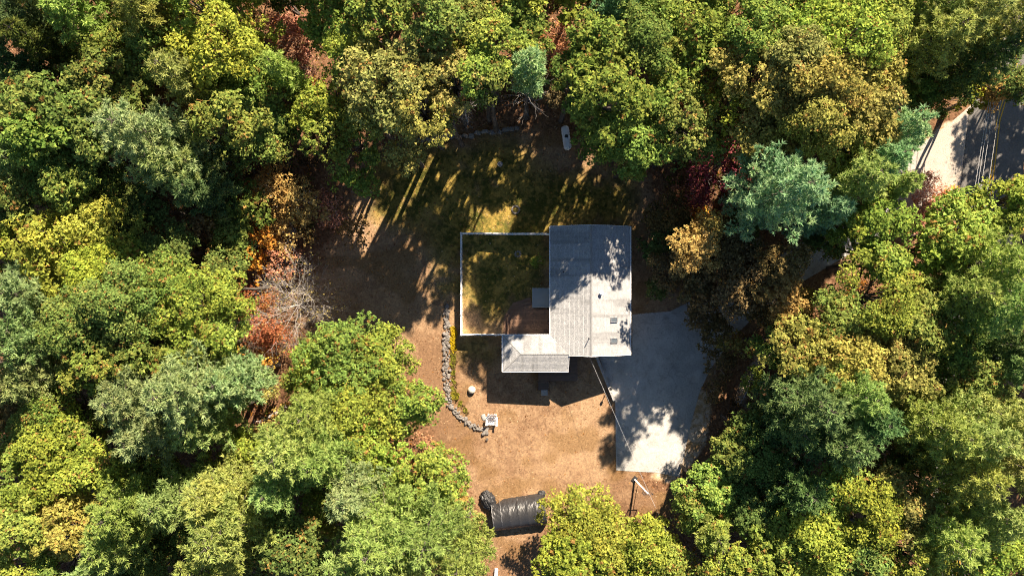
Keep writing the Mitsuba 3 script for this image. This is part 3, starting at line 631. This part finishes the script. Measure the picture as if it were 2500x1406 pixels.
def pine(R, h, pal, r, per=6, z0f=.38, dens=1.0):
    z0 = h * z0f; zs = np.arange(z0, h - .3, .62); tcs, axs, sk, shade = [], [], [], []
    for z in zs:
        t = (z - z0) / (h - z0); nb = r.integers(4, 7); a0 = r.uniform(0, 6.28)
        for k in range(nb):
            az = a0 + k * 6.283 / nb + r.normal() * .25; Lb = R * (min(1, .55 + t * 1.4)) * (1 - t) ** .55 * r.uniform(.45, 1.25) + .3
            dh = np.array([math.cos(az), math.sin(az), 0]); up = r.uniform(.02, .18) + t * .25
            nt = int((4 + 5.2 * Lb ** 1.35) * dens); s = r.uniform(.04, 1, nt) ** .7
            lat = r.normal(size=nt) * .22 * Lb * np.clip(1.15 - s, .12, 1); sdv = np.array([-dh[1], dh[0], 0])
            p = np.array([0, 0, z]) + dh * (s * Lb)[:, None] + sdv * lat[:, None] + np.array([0, 0, 1.]) * (up * Lb * s ** 2 + r.normal(size=nt) * .08)[:, None]
            tcs.append(p); axs.append(unit(dh * .8 + sdv * np.sign(lat)[:, None] * .5 + np.array([0, 0, .35]))); shade.append(np.full(nt, r.normal() * .18))
            sk.append(tube([[0, 0, z], dh * Lb * .5 + [0, 0, z + up * Lb * .25], dh * Lb * .95 + [0, 0, z + up * Lb * .9]], [.03 + .008 * Lb, .025, .01], 3, cap=False))
    tc, ax_, sh = np.vstack(tcs), np.vstack(axs), np.concatenate(shade)
    v, f, ti = needles(tc, ax_, per, .40, .135, r); n = len(ti)
    col = tint(pal, len(tc), r, .35 + sh)[ti] * (np.repeat(r.uniform(.8, 1.2, len(tc)), per) * r.uniform(.8, 1.2, n))[:, None]
    return v, f, np.repeat(np.clip(col, .004, .8), 3, 0), sk
def twigs(p, d, L, rad, depth, r, out, spread=.75, up=.12):
    n = 3; pts = [p]; dd = d
    for i in range(n):
        dd = unit(dd + r.normal(size=3) * .16 + [0, 0, up * .5]); pts.append(pts[-1] + dd * L / n)
    out.append((tube(pts, np.linspace(rad, rad * .5, n + 1), 3 if depth < 2 else 5, cap=False), pts))
    if depth:
        for k in range(r.integers(4, 7)):
            i = r.integers(1, n + 1); nd = unit(dd + rnd(r, 1)[0] * spread); twigs(pts[i], nd, L * r.uniform(.5, .75), rad * .5, depth - 1, r, out, spread, up)

KINDNAME = {'broad': ('broadleaf_tree', 'broadleaf tree'), 'pine': ('pine_tree', 'pine tree'), 'shrub': ('shrub', 'shrub'), 'bare': ('bare_tree', 'bare tree')}
CNAME = {'D': 'dark green', 'G': 'mid green', 'L': 'light green', 'Y': 'yellow green', 'O': 'olive gold', 'A': 'golden', 'U': 'orange', 'R': 'red orange', 'M': 'crimson', 'K': 'pinkish brown', 'Q': 'brown',
         'S': 'grey green', 'B': 'blue green', 'N': 'bright green', 'V': 'yellowish', 'X': 'deep green'}
# x, y, crown radius (photo pixels), colour, height (m).  Upper case kinds: b broadleaf, p pine
TREES = """
p 40 60 70 X 20|p 125 120 62 D 19|p 225 55 92 N 20|p 375 45 92 V 21|b 285 130 72 G 15|p 45 170 72 X 18|b 490 22 62 Y 16|b 590 55 82 Y 17|b 545 118 86 Y 17|b 622 148 62 Y 16
p 700 185 40 N 17|p 465 205 72 V 20|b 395 140 62 G 15|b 150 245 88 G 16|b 55 260 72 G 15|b 270 215 80 G 16|b 345 240 62 D 14|b 590 205 82 G 17|b 622 275 74 G 16|b 555 300 74 G 16|b 640 345 60 G 14
b 245 305 88 G 16|b 115 335 82 G 16|b 175 425 84 G 15|p 370 335 115 S 22|p 425 410 92 S 20|p 40 385 76 S 19|p 500 470 62 X 16|b 85 475 62 D 14|b 255 455 72 D 14|b 345 500 70 D 13|b 20 320 50 Q 12
b 165 585 104 Y 16|b 272 560 82 Y 15|b 232 655 84 Y 15|b 335 635 76 Y 14|b 25 605 48 Y 13|b 420 610 60 D 12|b 470 570 55 Q 10
p 45 715 76 S 20|p 50 825 88 S 20|p 65 930 74 S 18|b 300 735 92 G 17|b 405 700 86 G 17|b 490 745 100 L 16|b 545 795 74 L 14|b 195 785 92 G 17|b 350 835 94 G 17|b 245 885 84 G 16|b 450 860 84 G 16|b 565 705 50 Y 13|b 130 700 60 Y 14
p 345 965 96 S 20|p 465 945 112 S 22|p 575 925 76 S 18|p 385 1050 88 S 19|p 500 1030 90 S 18|b 150 1005 84 G 15|b 80 1060 60 G 13|b 200 1065 62 G 13|b 145 1125 112 Y 16|b 230 1150 70 Y 15|b 30 1150 72 L 16|b 40 1280 82 L 16|b 60 1375 72 L 15
p 325 1230 104 N 20|p 300 1310 80 N 18|p 440 1205 84 N 18|p 540 1195 76 V 19|p 565 1285 112 V 21|p 515 1370 84 V 19|b 180 1290 82 O 15|b 150 1375 72 G 14|p 245 1385 62 S 16|b 600 1095 62 Y 10|b 640 1140 50 O 9
p 770 1005 70 N 18|p 720 1085 104 N 21|p 795 1110 78 N 19|p 690 1175 84 N 19|b 860 890 128 L 13|b 955 880 84 L 12|b 1000 985 68 L 11|b 880 1015 100 Y 13|b 925 1085 84 L 12|b 785 895 62 L 11|b 850 1135 56 G 11
b 1045 1170 88 L 12|b 1010 1215 60 G 11|p 870 1201 82 S 18|p 925 1305 112 N 21|p 1050 1290 112 N 20|p 1125 1350 92 N 18|p 860 1370 84 N 19|p 1000 1385 84 N 19|b 700 1330 92 D 14|b 785 1245 52 G 11|b 770 1390 62 D 13
b 1432 1268 96 Y 12|b 1388 1350 86 Y 12|b 1480 1345 86 Y 12|b 1570 1345 92 Y 12|b 1640 1385 58 L 11
b 800 255 78 L 16|b 830 60 82 L 17|b 925 42 82 G 17|b 860 135 72 L 16|b 905 190 82 O 16|b 965 225 98 O 17|b 1012 160 82 O 17|b 1065 125 72 G 16|b 1105 195 82 O 16|b 1030 262 84 O 16|b 915 280 72 O 14|b 810 330 80 L 14|b 760 280 60 L 13|b 870 350 70 L 13|b 985 345 55 O 13|b 870 445 52 L 12
b 1150 60 82 G 17|b 1205 115 72 L 16|b 1060 40 72 G 17|b 1250 40 62 G 16|b 1290 90 60 G 15|p 1292 190 52 B 21|b 1180 170 60 L 18|b 1100 275 50 O 14|b 1200 210 50 G 17
p 1500 30 62 B 20|b 1465 120 86 G 17|b 1560 92 82 G 17|b 1625 60 82 G 17|b 1478 225 104 G 18|b 1545 330 86 L 17|b 1452 330 66 G 16|b 1585 255 80 G 17|b 1622 180 82 G 17|b 1545 385 46 G 14|b 1400 190 60 D 15
b 1700 60 82 G 17|b 1690 170 82 G 17|b 1755 105 72 L 17|b 1665 280 82 G 17|b 1725 335 66 G 15|b 1780 250 82 Y 17|b 1655 355 50 D 13|b 1790 30 70 G 17
b 1860 60 82 L 18|b 1962 58 90 L 18|b 2080 80 92 L 18|b 2155 55 82 L 18|b 1862 190 90 O 17|b 1960 135 82 O 18|b 2002 205 106 O 18|b 2105 185 92 O 18|b 1900 275 90 O 17|b 2012 292 100 O 18|b 2112 272 90 O 17|b 1872 335 72 O 15|b 1962 345 82 O 16|b 2082 338 80 O 16|b 2190 130 70 Y 17
p 2275 100 92 V 21|p 2355 48 92 V 21|p 2445 60 92 V 21|p 2280 30 72 V 20|p 2400 150 80 X 19|b 2240 200 62 G 13|b 2290 225 56 G 11|b 2480 200 52 D 14|p 2185 322 76 B 20|p 2140 395 62 B 18|b 2352 215 62 Y 10|b 2440 215 48 A 11
p 1912 468 128 B 20|b 2088 560 46 L 13|p 2010 520 52 B 16|p 2080 440 84 N 18|b 2150 525 84 L 13|b 2125 610 52 L 10|p 2190 450 40 N 14|b 1700 605 64 A 14|b 1735 548 32 A 14|b 1912 722 64 A 14|b 2015 600 40 D 11|b 1840 690 44 A 11|b 1790 640 70 Q 9|b 1640 520 50 Q 7|b 1820 560 56 D 11|b 1620 650 44 Q 7|b 1700 720 60 Q 8
b 1770 610 66 Q 13|b 1852 640 66 Q 13|b 1690 655 60 Q 11|b 1790 715 60 Q 13|b 1930 640 60 Q 12|b 1870 780 52 Q 7|b 1960 740 46 O 7|b 1655 560 50 D 6|b 1745 800 46 Q 5|b 1600 600 40 D 5|b 1610 540 36 Q 5
b 2345 560 98 L 15|b 2445 515 82 L 15|b 2485 480 40 L 14|b 2270 610 60 L 14|p 2425 645 94 N 20|p 2440 745 104 N 20|p 2345 715 72 N 18|b 2180 645 58 L 14|b 2065 790 86 G 15|b 2155 730 90 Y 16|b 2230 805 90 G 16|b 2000 805 56 G 11|b 1960 855 80 O 14|b 2080 885 90 O 15|b 2180 880 80 O 15|b 2235 935 78 O 15
p 1985 985 112 X 20|p 2085 960 92 N 19|p 1930 1045 80 X 17|p 2055 1080 92 X 19|p 2120 1020 80 X 18|b 2290 845 72 G 15|b 2335 905 90 G 15|b 2405 940 80 G 15|p 2470 840 62 X 17|p 2455 900 60 X 17
p 2290 1045 92 V 20|p 2380 1060 102 V 21|p 2455 1020 82 V 20|p 2350 1150 92 V 20|p 2465 1130 80 V 20|p 1955 1195 80 X 17|b 1850 1130 68 G 13|b 1800 1115 60 G 12|b 1720 1195 76 L 12|b 1695 1240 52 G 11|b 1800 1190 60 D 11|p 1740 1300 60 N 13
b 1855 1250 84 D 12|b 2050 1200 82 L 15|b 2120 1245 82 Y 15|b 2205 1232 90 O 15|b 2000 1325 108 Y 14|b 1900 1345 90 L 14|b 1795 1360 82 L 13|p 2300 1300 100 N 19|p 2430 1255 92 N 19|b 2250 1380 82 Y 15|b 2400 1370 90 L 15|b 2485 1350 62 L 15|b 2120 1375 80 G 14
"""
SHRUBS = """
720 110 72 K 6 .45|690 60 50 K 5 .45|745 170 45 K 4 .5|1750 415 84 M 9 .5|1700 470 46 M 7 .6|680 465 78 A 11 .6|740 490 54 A 10 .55|630 590 64 U 8 .7|710 570 54 A 7 .55|600 500 50 U 8 .6|620 650 44 U 6 .6|690 640 44 K 5 .5|655 800 54 R 7 .9|640 750 44 R 7 .9|690 830 38 R 6 .9|610 720 30 R 4 .9|640 880 42 U 4 .8|600 880 40 U 4 .8|585 660 36 K 4 .5
1035 1085 30 K 3 .7|1120 1215 28 A 2.5 .9|1165 1262 16 O 2.2 .8|380 1385 52 Y 4 .9|700 990 26 A 3 .8|665 960 22 O 3 .7|1602 705 28 D 3 1|2270 470 46 K 2.5 .8|2325 490 34 U 2.2 .8|2240 520 40 K 2.5 .8|1385 70 44 K 4 .5|1360 120 38 K 4 .5|1650 470 40 K 3 .6|1695 520 36 U 3 .6
10 325 30 U 5 .8|1830 700 40 A 6 .7|1870 770 34 A 4 .7|1760 890 36 Q 3 .7|1790 840 36 O 3 .6|1750 960 30 Q 3 .6|1850 930 34 L 3 .9|1320 660 0 L 0 1|880 560 44 Q 3 .3|820 520 44 K 3 .4|560 560 50 Q 5 .5|520 640 44 Q 5 .5|640 1060 30 A 3 .8
"""
veg = []          # (kind, key, x, y, colour)
def add_broad(px_, py_, rp, pal, h, kind='broad', sparse=1.0, dens=170., leaf=.25, seed=None):
    r = np.random.default_rng(seed if seed is not None else int(abs(px_ * 7 + py_ * 13 + 50005)))
    h = h * r.uniform(.93, 1.07); s = 1.0
    R = rp / PPM * (1 - h * .75 / CAM_H); ch = min(h * .78, max(2.2 * R * .62, 1.5) + .12 * h) if kind == 'broad' else h * .9
    b = W(px_, py_, h - ch * .45); b[2] = g(b[0], b[1])
    v, f, c, lc = broadleaf(R * 1.06, ch, pal, r, dens=dens, leaf=leaf, sparse=sparse)
    key = numbered(KINDNAME[kind][0])
    scene[key + '__crown'] = mikit.ply((v + b + [0, 0, h - ch], f), 'mat_leaf', color=c)
    tv, tf = limbs(b, h, h - ch, lc, R, r, .06 + .013 * h if kind == 'broad' else .05)
    scene[key + '__trunk'] = mikit.ply((tv, tf), 'mat_bark' if kind == 'broad' else 'mat_palebark')
    veg.append((kind, key, px_, py_, pal)); return key
def add_pine(px_, py_, rp, pal, h):
    r = np.random.default_rng(int(abs(px_ * 7 + py_ * 13 + 50005))); h = h * r.uniform(.95, 1.05)
    R = rp / PPM * (1 - h * .65 / CAM_H); b = W(px_, py_, h * .72); b[2] = g(b[0], b[1])
    v, f, c, sk = pine(R * 1.05, h, pal, r, z0f=.62 if (px_, py_) == (1292., 190.) else .38, per=8)
    key = numbered('pine_tree')
    scene[key + '__crown'] = mikit.ply((v + b, f), 'mat_needle', color=c)
    tv, tf = merge([tube([[0, 0, -.3], [r.normal() * .1, r.normal() * .1, h * .5], [0, 0, h - .1]], [.1 + .012 * h, .13, .02], 7)] + sk)
    scene[key + '__trunk'] = mikit.ply((tv + b, tf), 'mat_bark')
    if (px_, py_) == (1292., 190.):
        o_ = []
        for k in range(26): twigs(np.array([0, 0, r.uniform(.3, .62) * h]), unit(np.array([math.cos(k * 2.4), math.sin(k * 2.4), .1])), r.uniform(1., 2.), .025, 1, r, o_, .7, .0)
        v, f = merge([q_[0] for q_ in o_]); scene[key + '__dead_boughs'] = mikit.ply((v + b, f), 'mat_palebark')
    veg.append(('pine', key, px_, py_, pal)); return key
def parse(s): return [l.split() for l in s.replace('\n', '|').split('|') if l.strip()]
def tall(k, x, y, h):
    if 1880 < x < 2230 and 360 < y < 660: return h * (1.3 if k == 'p' else 1.2)
    if k == 'p': return h * 1.1
    if 1580 < x < 1990 and 480 < y < 800: return h
    if 1560 < x < 1820 and y < 420: return h * 1.08
    if 560 < x < 900 and y < 500: return h * (.85 if x < 790 else .95)
    if x > 2180: return h * (.95 if y < 330 else 1.05)
    if 740 < x < 1130 and y < 450: return h * 1.36
    if 840 < x < 1700 and y < 130: return h * 1.3
    if 1340 < x < 1530 and y < 300: return h * 1.3
    if 1400 < x < 1660 and y < 430: return h * 1.06
    if y < 430: return h * 1.22
    return h * (1.0 if 700 < x < 1700 and k == 'b' else 1.1)
for k, x, y, rp, pal, h in parse(TREES):
    x, y, h = float(x), float(y), float(h)
    (add_broad if k == 'b' else add_pine)(x, y, float(rp), pal, tall(k, x, y, h), **(dict(dens=88, sparse=.92) if k == 'b' and 780 < x < 1130 and 100 < y < 460 else dict(dens=84, sparse=.92) if k == 'b' and 1570 < x < 1800 and y < 460 else dict(sparse=.6) if pal == 'Q' else {}))
OPEN = [(650, 20, 790, 215), (1325, 10, 1440, 150), (1100, 250, 1340, 340), (560, 640, 900, 880), (600, 400, 800, 640), (560, 880, 720, 1060), (1720, 860, 1900, 1040), (2190, 240, 2500, 560), (1940, 530, 2070, 760), (1650, 320, 1860, 540), (380, 450, 560, 640), (1150, 1180, 1350, 1406)]
rf = np.random.default_rng(4); taken = [(float(a[1]), float(a[2]), float(a[3])) for a in parse(TREES)]; CB = CLEAR.buffer(1.0); filler = []
for _ in range(6000):
    if len(filler) >= 85: break
    x, y, rr = rf.uniform(-30, 2530), rf.uniform(-30, 1440), rf.uniform(38, 60)
    if any(a < x < c and b < y < d for a, b, c, d in OPEN): continue
    h = rf.uniform(8, 12); q = W(x, y, h * .6); q2 = W(x, y, h * .9)
    if CB.contains(shapely.Point(q[0], q[1])) or CB.contains(shapely.Point(q2[0], q2[1])) or DRIVE.buffer(1).contains(shapely.Point(q[0], q[1])) or ROAD.buffer(1).contains(shapely.Point(q[0], q[1])): continue
    if min((x - a) ** 2 + (y - b) ** 2 - (c * .86) ** 2 for a, b, c in taken) < (rr * .45) ** 2: continue
    taken.append((x, y, rr)); filler.append((x, y, rr, 'DGGODQ'[rf.integers(6)], h))
print('filler trees', len(filler))
for x, y, rr, pal, h in filler: add_broad(x, y, rr * 1.1, pal, h, dens=110)
for x, y, rp, pal, h, sp in parse(SHRUBS):
    if float(rp): add_broad(float(x), float(y), float(rp), pal, float(h), 'shrub', float(sp), dens=110, leaf=.2 if pal in 'KMR' else .24)
# trees beyond the frame, whose shade falls into it
ro = np.random.default_rng(99)
for x in range(-60, 2400, 165):
    for y in (-95, -230):
        if ro.random() < .5: add_broad(x + ro.uniform(-40, 40), y + ro.uniform(-40, 40), ro.uniform(85, 110), 'GLYO'[ro.integers(4)], ro.uniform(19, 22), dens=85, leaf=.36)
        else: add_pine(x + ro.uniform(-40, 40), y + ro.uniform(-40, 40), ro.uniform(80, 100), 'XNSV'[ro.integers(4)], ro.uniform(20, 23))
for y in range(-220, 1406, 125):
    add_broad(2815 + ro.uniform(-10, 60), y + ro.uniform(-40, 40), ro.uniform(85, 110), 'GLYO'[ro.integers(4)], ro.uniform(15, 18), dens=45, leaf=.42)
# bare trees
def bare(px_, py_, h, R, nmain, seed, leafpal, leafn, mat='mat_palebark', trunk_h=.25, label=''):
    r = np.random.default_rng(seed); b = onground(px_, py_); out = []
    n0 = np.array([0, 0, h * trunk_h]); out.append((tube([[0, 0, -.2], [.05, 0, h * trunk_h * .5], n0], [.15, .12, .09], 7), [n0]))
    for k in range(nmain):
        a = k * 6.283 / nmain + r.uniform(-.25, .25); e = r.uniform(.25, 1.1)
        twigs(n0, unit(np.array([math.cos(a), math.sin(a), e])), R * r.uniform(.55, .8), .034, 3, r, out, .85, .10)
    v, f = merge([o[0] for o in out]); key = numbered('bare_tree'); scene[key + '__trunk'] = mikit.ply((v + b, f), mat)
    tips = np.array([p for o in out[1:] for p in o[1][2:]]); tp = tips[r.integers(0, len(tips), leafn)] + r.normal(size=(leafn, 3)) * .15
    v, f = kites(tp, unit(rnd(r, leafn) + [0, 0, .6]), .2 * r.uniform(.7, 1.3, leafn), .7, r)
    scene[key + '__crown'] = mikit.ply((v + b, f), 'mat_leaf', color=np.repeat(tint(leafpal, leafn, r, .5) * r.uniform(.7, 1.2, leafn)[:, None], 4, 0))
    lab(key, label, 'bare tree')
bare(742, 742, 7.5, 5.6, 17, 5, 'A', 900, label='wide spreading bare grey tree with a few golden leaves left of the yard')
bare(1141, 300, 11, 2.6, 8, 6, 'Q', 20, trunk_h=.6, label='slim dead grey tree behind the shaded back yard')
bare(2318, 672, 14, 2.8, 5, 8, 'Q', 10, trunk_h=.7, label='dead white branched tree beside the bright pines at right')
bare(2425, 215, 9, 2.6, 8, 11, 'A', 250, trunk_h=.6, label='half bare grey tree with golden leaves leaning over the road')
bare(585, 655, 4, 2.4, 9, 12, 'K', 300, label='low grey bare bush beside the orange shrubs')
bare(505, 1165, 6, 2.0, 6, 13, 'Q', 10, trunk_h=.5, label='small dead grey tree among the pines at lower left')
bare(340, 125, 9, 2.4, 7, 14, 'Q', 10, trunk_h=.6, label='dead grey tree in a dark gap of the upper left woods')
# dead lower boughs of the tall slim pine
# unique labels by region and rank
REG_X, REG_Y = ['far left', 'left', 'centre left', 'centre right', 'right', 'far right'], ['top', 'upper', 'lower', 'bottom']
groups = {}
for kind, key, x, y, pal in veg:
    
    groups.setdefault((kind, pal, min(5, int(max(x, 0) // 417)), min(3, int(max(y, 0) // 352))), []).append((x, key))
ORD = ['first', 'second', 'third', 'fourth', 'fifth', 'sixth', 'seventh', 'eighth', 'ninth', 'tenth', 'eleventh', 'twelfth', 'thirteenth', 'fourteenth', 'fifteenth', 'sixteenth']
GN = {'broad': 'broadleaf trees of the woods', 'pine': 'pines of the woods', 'shrub': 'shrubs of the clearing edge'}
for (kind, pal, i, j), ms in groups.items():
    ms.sort()
    for n_, (x, key) in enumerate(ms):
        base_ = f'{CNAME[pal]} {KINDNAME[kind][1]} at {REG_Y[j]} {REG_X[i]}'
        lab(key, base_ + ('' if len(ms) == 1 else f', {ORD[n_]} such from its left'), KINDNAME[kind][1], GN[kind])

# ---------------------------------------------------------------- undergrowth, bed plants, fallen leaves (stuff)
ru = np.random.default_rng(21)
def scatter(n, test):
    p = np.column_stack([ru.uniform(-66, 66, n), ru.uniform(-40, 42, n)]); return p[test(p)]
mc = RegularGridInterpolator((gx, gy), np.maximum(m_clear, raster([DRIVE.buffer(.5), ROAD.buffer(.5)], .5)), bounds_error=False, fill_value=1)
cl = scatter(9000, lambda p: (mc(p) < .25) & (meshkit.fbm(np.column_stack([p * .11, 0 * p[:, 0]]), 3, 8) > .47))
per = 26; n = len(cl) * per; ti = np.repeat(np.arange(len(cl)), per); sz = ru.uniform(.35, .9, len(cl))
lp = np.column_stack([cl, np.zeros(len(cl))])[ti] + ru.normal(size=(n, 3)) * [.55, .55, 0] * sz[ti][:, None]; lp[:, 2] = g(lp[:, 0], lp[:, 1]) + np.abs(ru.normal(size=n)) * .6 * sz[ti]
v, f = kites(lp, unit(rnd(ru, n) + [0, 0, .9]), .26 * ru.uniform(.6, 1.3, n), .7, ru)
palu = np.array([PAL[k][0] for k in 'GYQQUKO'])[ru.integers(0, 7, len(cl))][ti] * ru.uniform(.5, 1.1, n)[:, None]
scene['undergrowth'] = mikit.ply((v, f), 'mat_leaf', color=np.repeat(np.clip(palu, .004, .8), 4, 0)); lab('undergrowth', 'brown and green brush covering the forest floor', 'undergrowth', kind='stuff')
# fallen leaves
lf = scatter(52000, lambda p: ru.random(len(p)) < np.where(mc(p) > .6, .38, .9)); lf = lf[(~shapely.contains_xy(DRIVE.buffer(-.3), lf[:, 0], lf[:, 1]) | (ru.random(len(lf)) < .12)) & ~shapely.contains_xy(sbox(xw, ys_, xe, yn), lf[:, 0], lf[:, 1]) & ~shapely.contains_xy(sbox(pw, ps, pe, pn), lf[:, 0], lf[:, 1])]
n = len(lf); lp = np.column_stack([lf, g(lf[:, 0], lf[:, 1]) + .03])
v, f = kites(lp, unit(rnd(ru, n) * .5 + [0, 0, 1]), .15 * ru.uniform(.6, 1.5, n), .75, ru)
cc = np.array([(.42, .24, .12), (.30, .14, .06), (.58, .44, .28), (.38, .17, .05), (.22, .11, .06)])[ru.integers(0, 5, n)] * ru.uniform(.7, 1.2, n)[:, None]
scene['fallen_leaves'] = mikit.ply((v, f), 'mat_leaf', color=np.repeat(cc, 4, 0)); lab('fallen_leaves', 'tan and brown leaves scattered over the lawn and forest floor', 'leaves', kind='stuff')
# yellowed bed plants along the stone wall
bl = LineString([onground(x, y)[:2] for x, y in ((1106, 802), (1107, 850), (1107, 900), (1109, 950), (1122, 985), (1145, 1012))])
for k in range(34):
    s_ = k / 34 * bl.length; q_ = bl.interpolate(s_); q = np.array([q_.x + ru.normal() * .1, q_.y, 0]); q[2] = g(q[0], q[1]); n = 60 if k < 14 else 26
    az = ru.uniform(0, 6.28, n); d_ = np.column_stack([np.cos(az), np.sin(az), ru.uniform(.3, 1, n)]); lp = q + unit(d_) * (ru.uniform(.1, .42, n) * (1 if k < 14 else .7))[:, None]
    v, f = kites(lp, unit(d_ * [-.3, -.3, 1.] + rnd(ru, n) * .4), .2 * ru.uniform(.7, 1.3, n), .5, ru)
    key = numbered('bed_plant'); pl_ = 'A' if k < 9 else ('Y' if k % 3 else 'Q')
    base_c = np.array((.55, .40, .02)) if k < 9 else np.array(PAL[pl_][1])
    scene[key] = mikit.ply((v, f), 'mat_leaf', color=np.repeat(base_c * ru.uniform(.6, 1.2, n)[:, None], 4, 0))
    lab(key, 'bright yellow bed plant at the upper end of the row along the stone wall' if k < 9 else 'withered low bed plant along the inner side of the stone wall', 'plant', 'yellow bed plants' if k < 9 else 'withered bed plants')
q = onground(1160, 966); q = onground(1111, 965); n = 150; az = ru.uniform(0, 6.28, n); d_ = np.column_stack([np.cos(az), np.sin(az), ru.uniform(.2, 1, n)])
v, f = kites(q + unit(d_) * ru.uniform(.15, .6, n)[:, None], unit(d_ * [-.4, -.4, 1.] + rnd(ru, n) * .3), .26 * ru.uniform(.7, 1.3, n), .35, ru)
scene['fern_clump'] = mikit.ply((v, f), 'mat_leaf', color=np.repeat(np.array((.30, .27, .03)) * ru.uniform(.6, 1.2, n)[:, None], 4, 0)); lab('fern_clump', 'yellow green feathery plant clump at the bend of the stone wall', 'plant')
# one sunlit bush in the fenced yard, grass tufts
add = add_broad(1309, 636, 13, 'L', 1.3, 'shrub', 1.0, dens=240, leaf=.16); lab(add, 'small bright green sunlit bush inside the fenced yard', 'shrub')
gr = scatter(60000, lambda p: (RegularGridInterpolator((gx, gy), m_green, bounds_error=False, fill_value=0)(p) > .25))
gr = gr[~shapely.contains_xy(sbox(xw, ys_, xe, yn), gr[:, 0], gr[:, 1]) & ~shapely.contains_xy(Polygon(rd), gr[:, 0], gr[:, 1])]
n = len(gr); lp = np.column_stack([gr, g(gr[:, 0], gr[:, 1]) + .02]); d_ = unit(rnd(ru, n) * .8 + [0, 0, .8]); b_ = unit(np.cross(d_, rnd(ru, n)))
L_ = ru.uniform(.08, .24, n)[:, None]; v = np.stack([lp - b_ * .035, lp + b_ * .035, lp + d_ * L_], 1).reshape(-1, 3)
cc = np.array([(.10, .11, .022), (.24, .20, .045), (.34, .25, .07)])[ru.integers(0, 3, n)] * ru.uniform(.7, 1.2, n)[:, None]
scene['grass'] = mikit.ply((v, np.arange(n * 3).reshape(-1, 3)), 'mat_leaf', color=np.repeat(cc, 3, 0)); lab('grass', 'short yellowing grass of the back yard and fenced yard', 'grass', kind='stuff')

print('triangles', sum(len(x[1]) for x in meshkit.WRITTEN.values()))
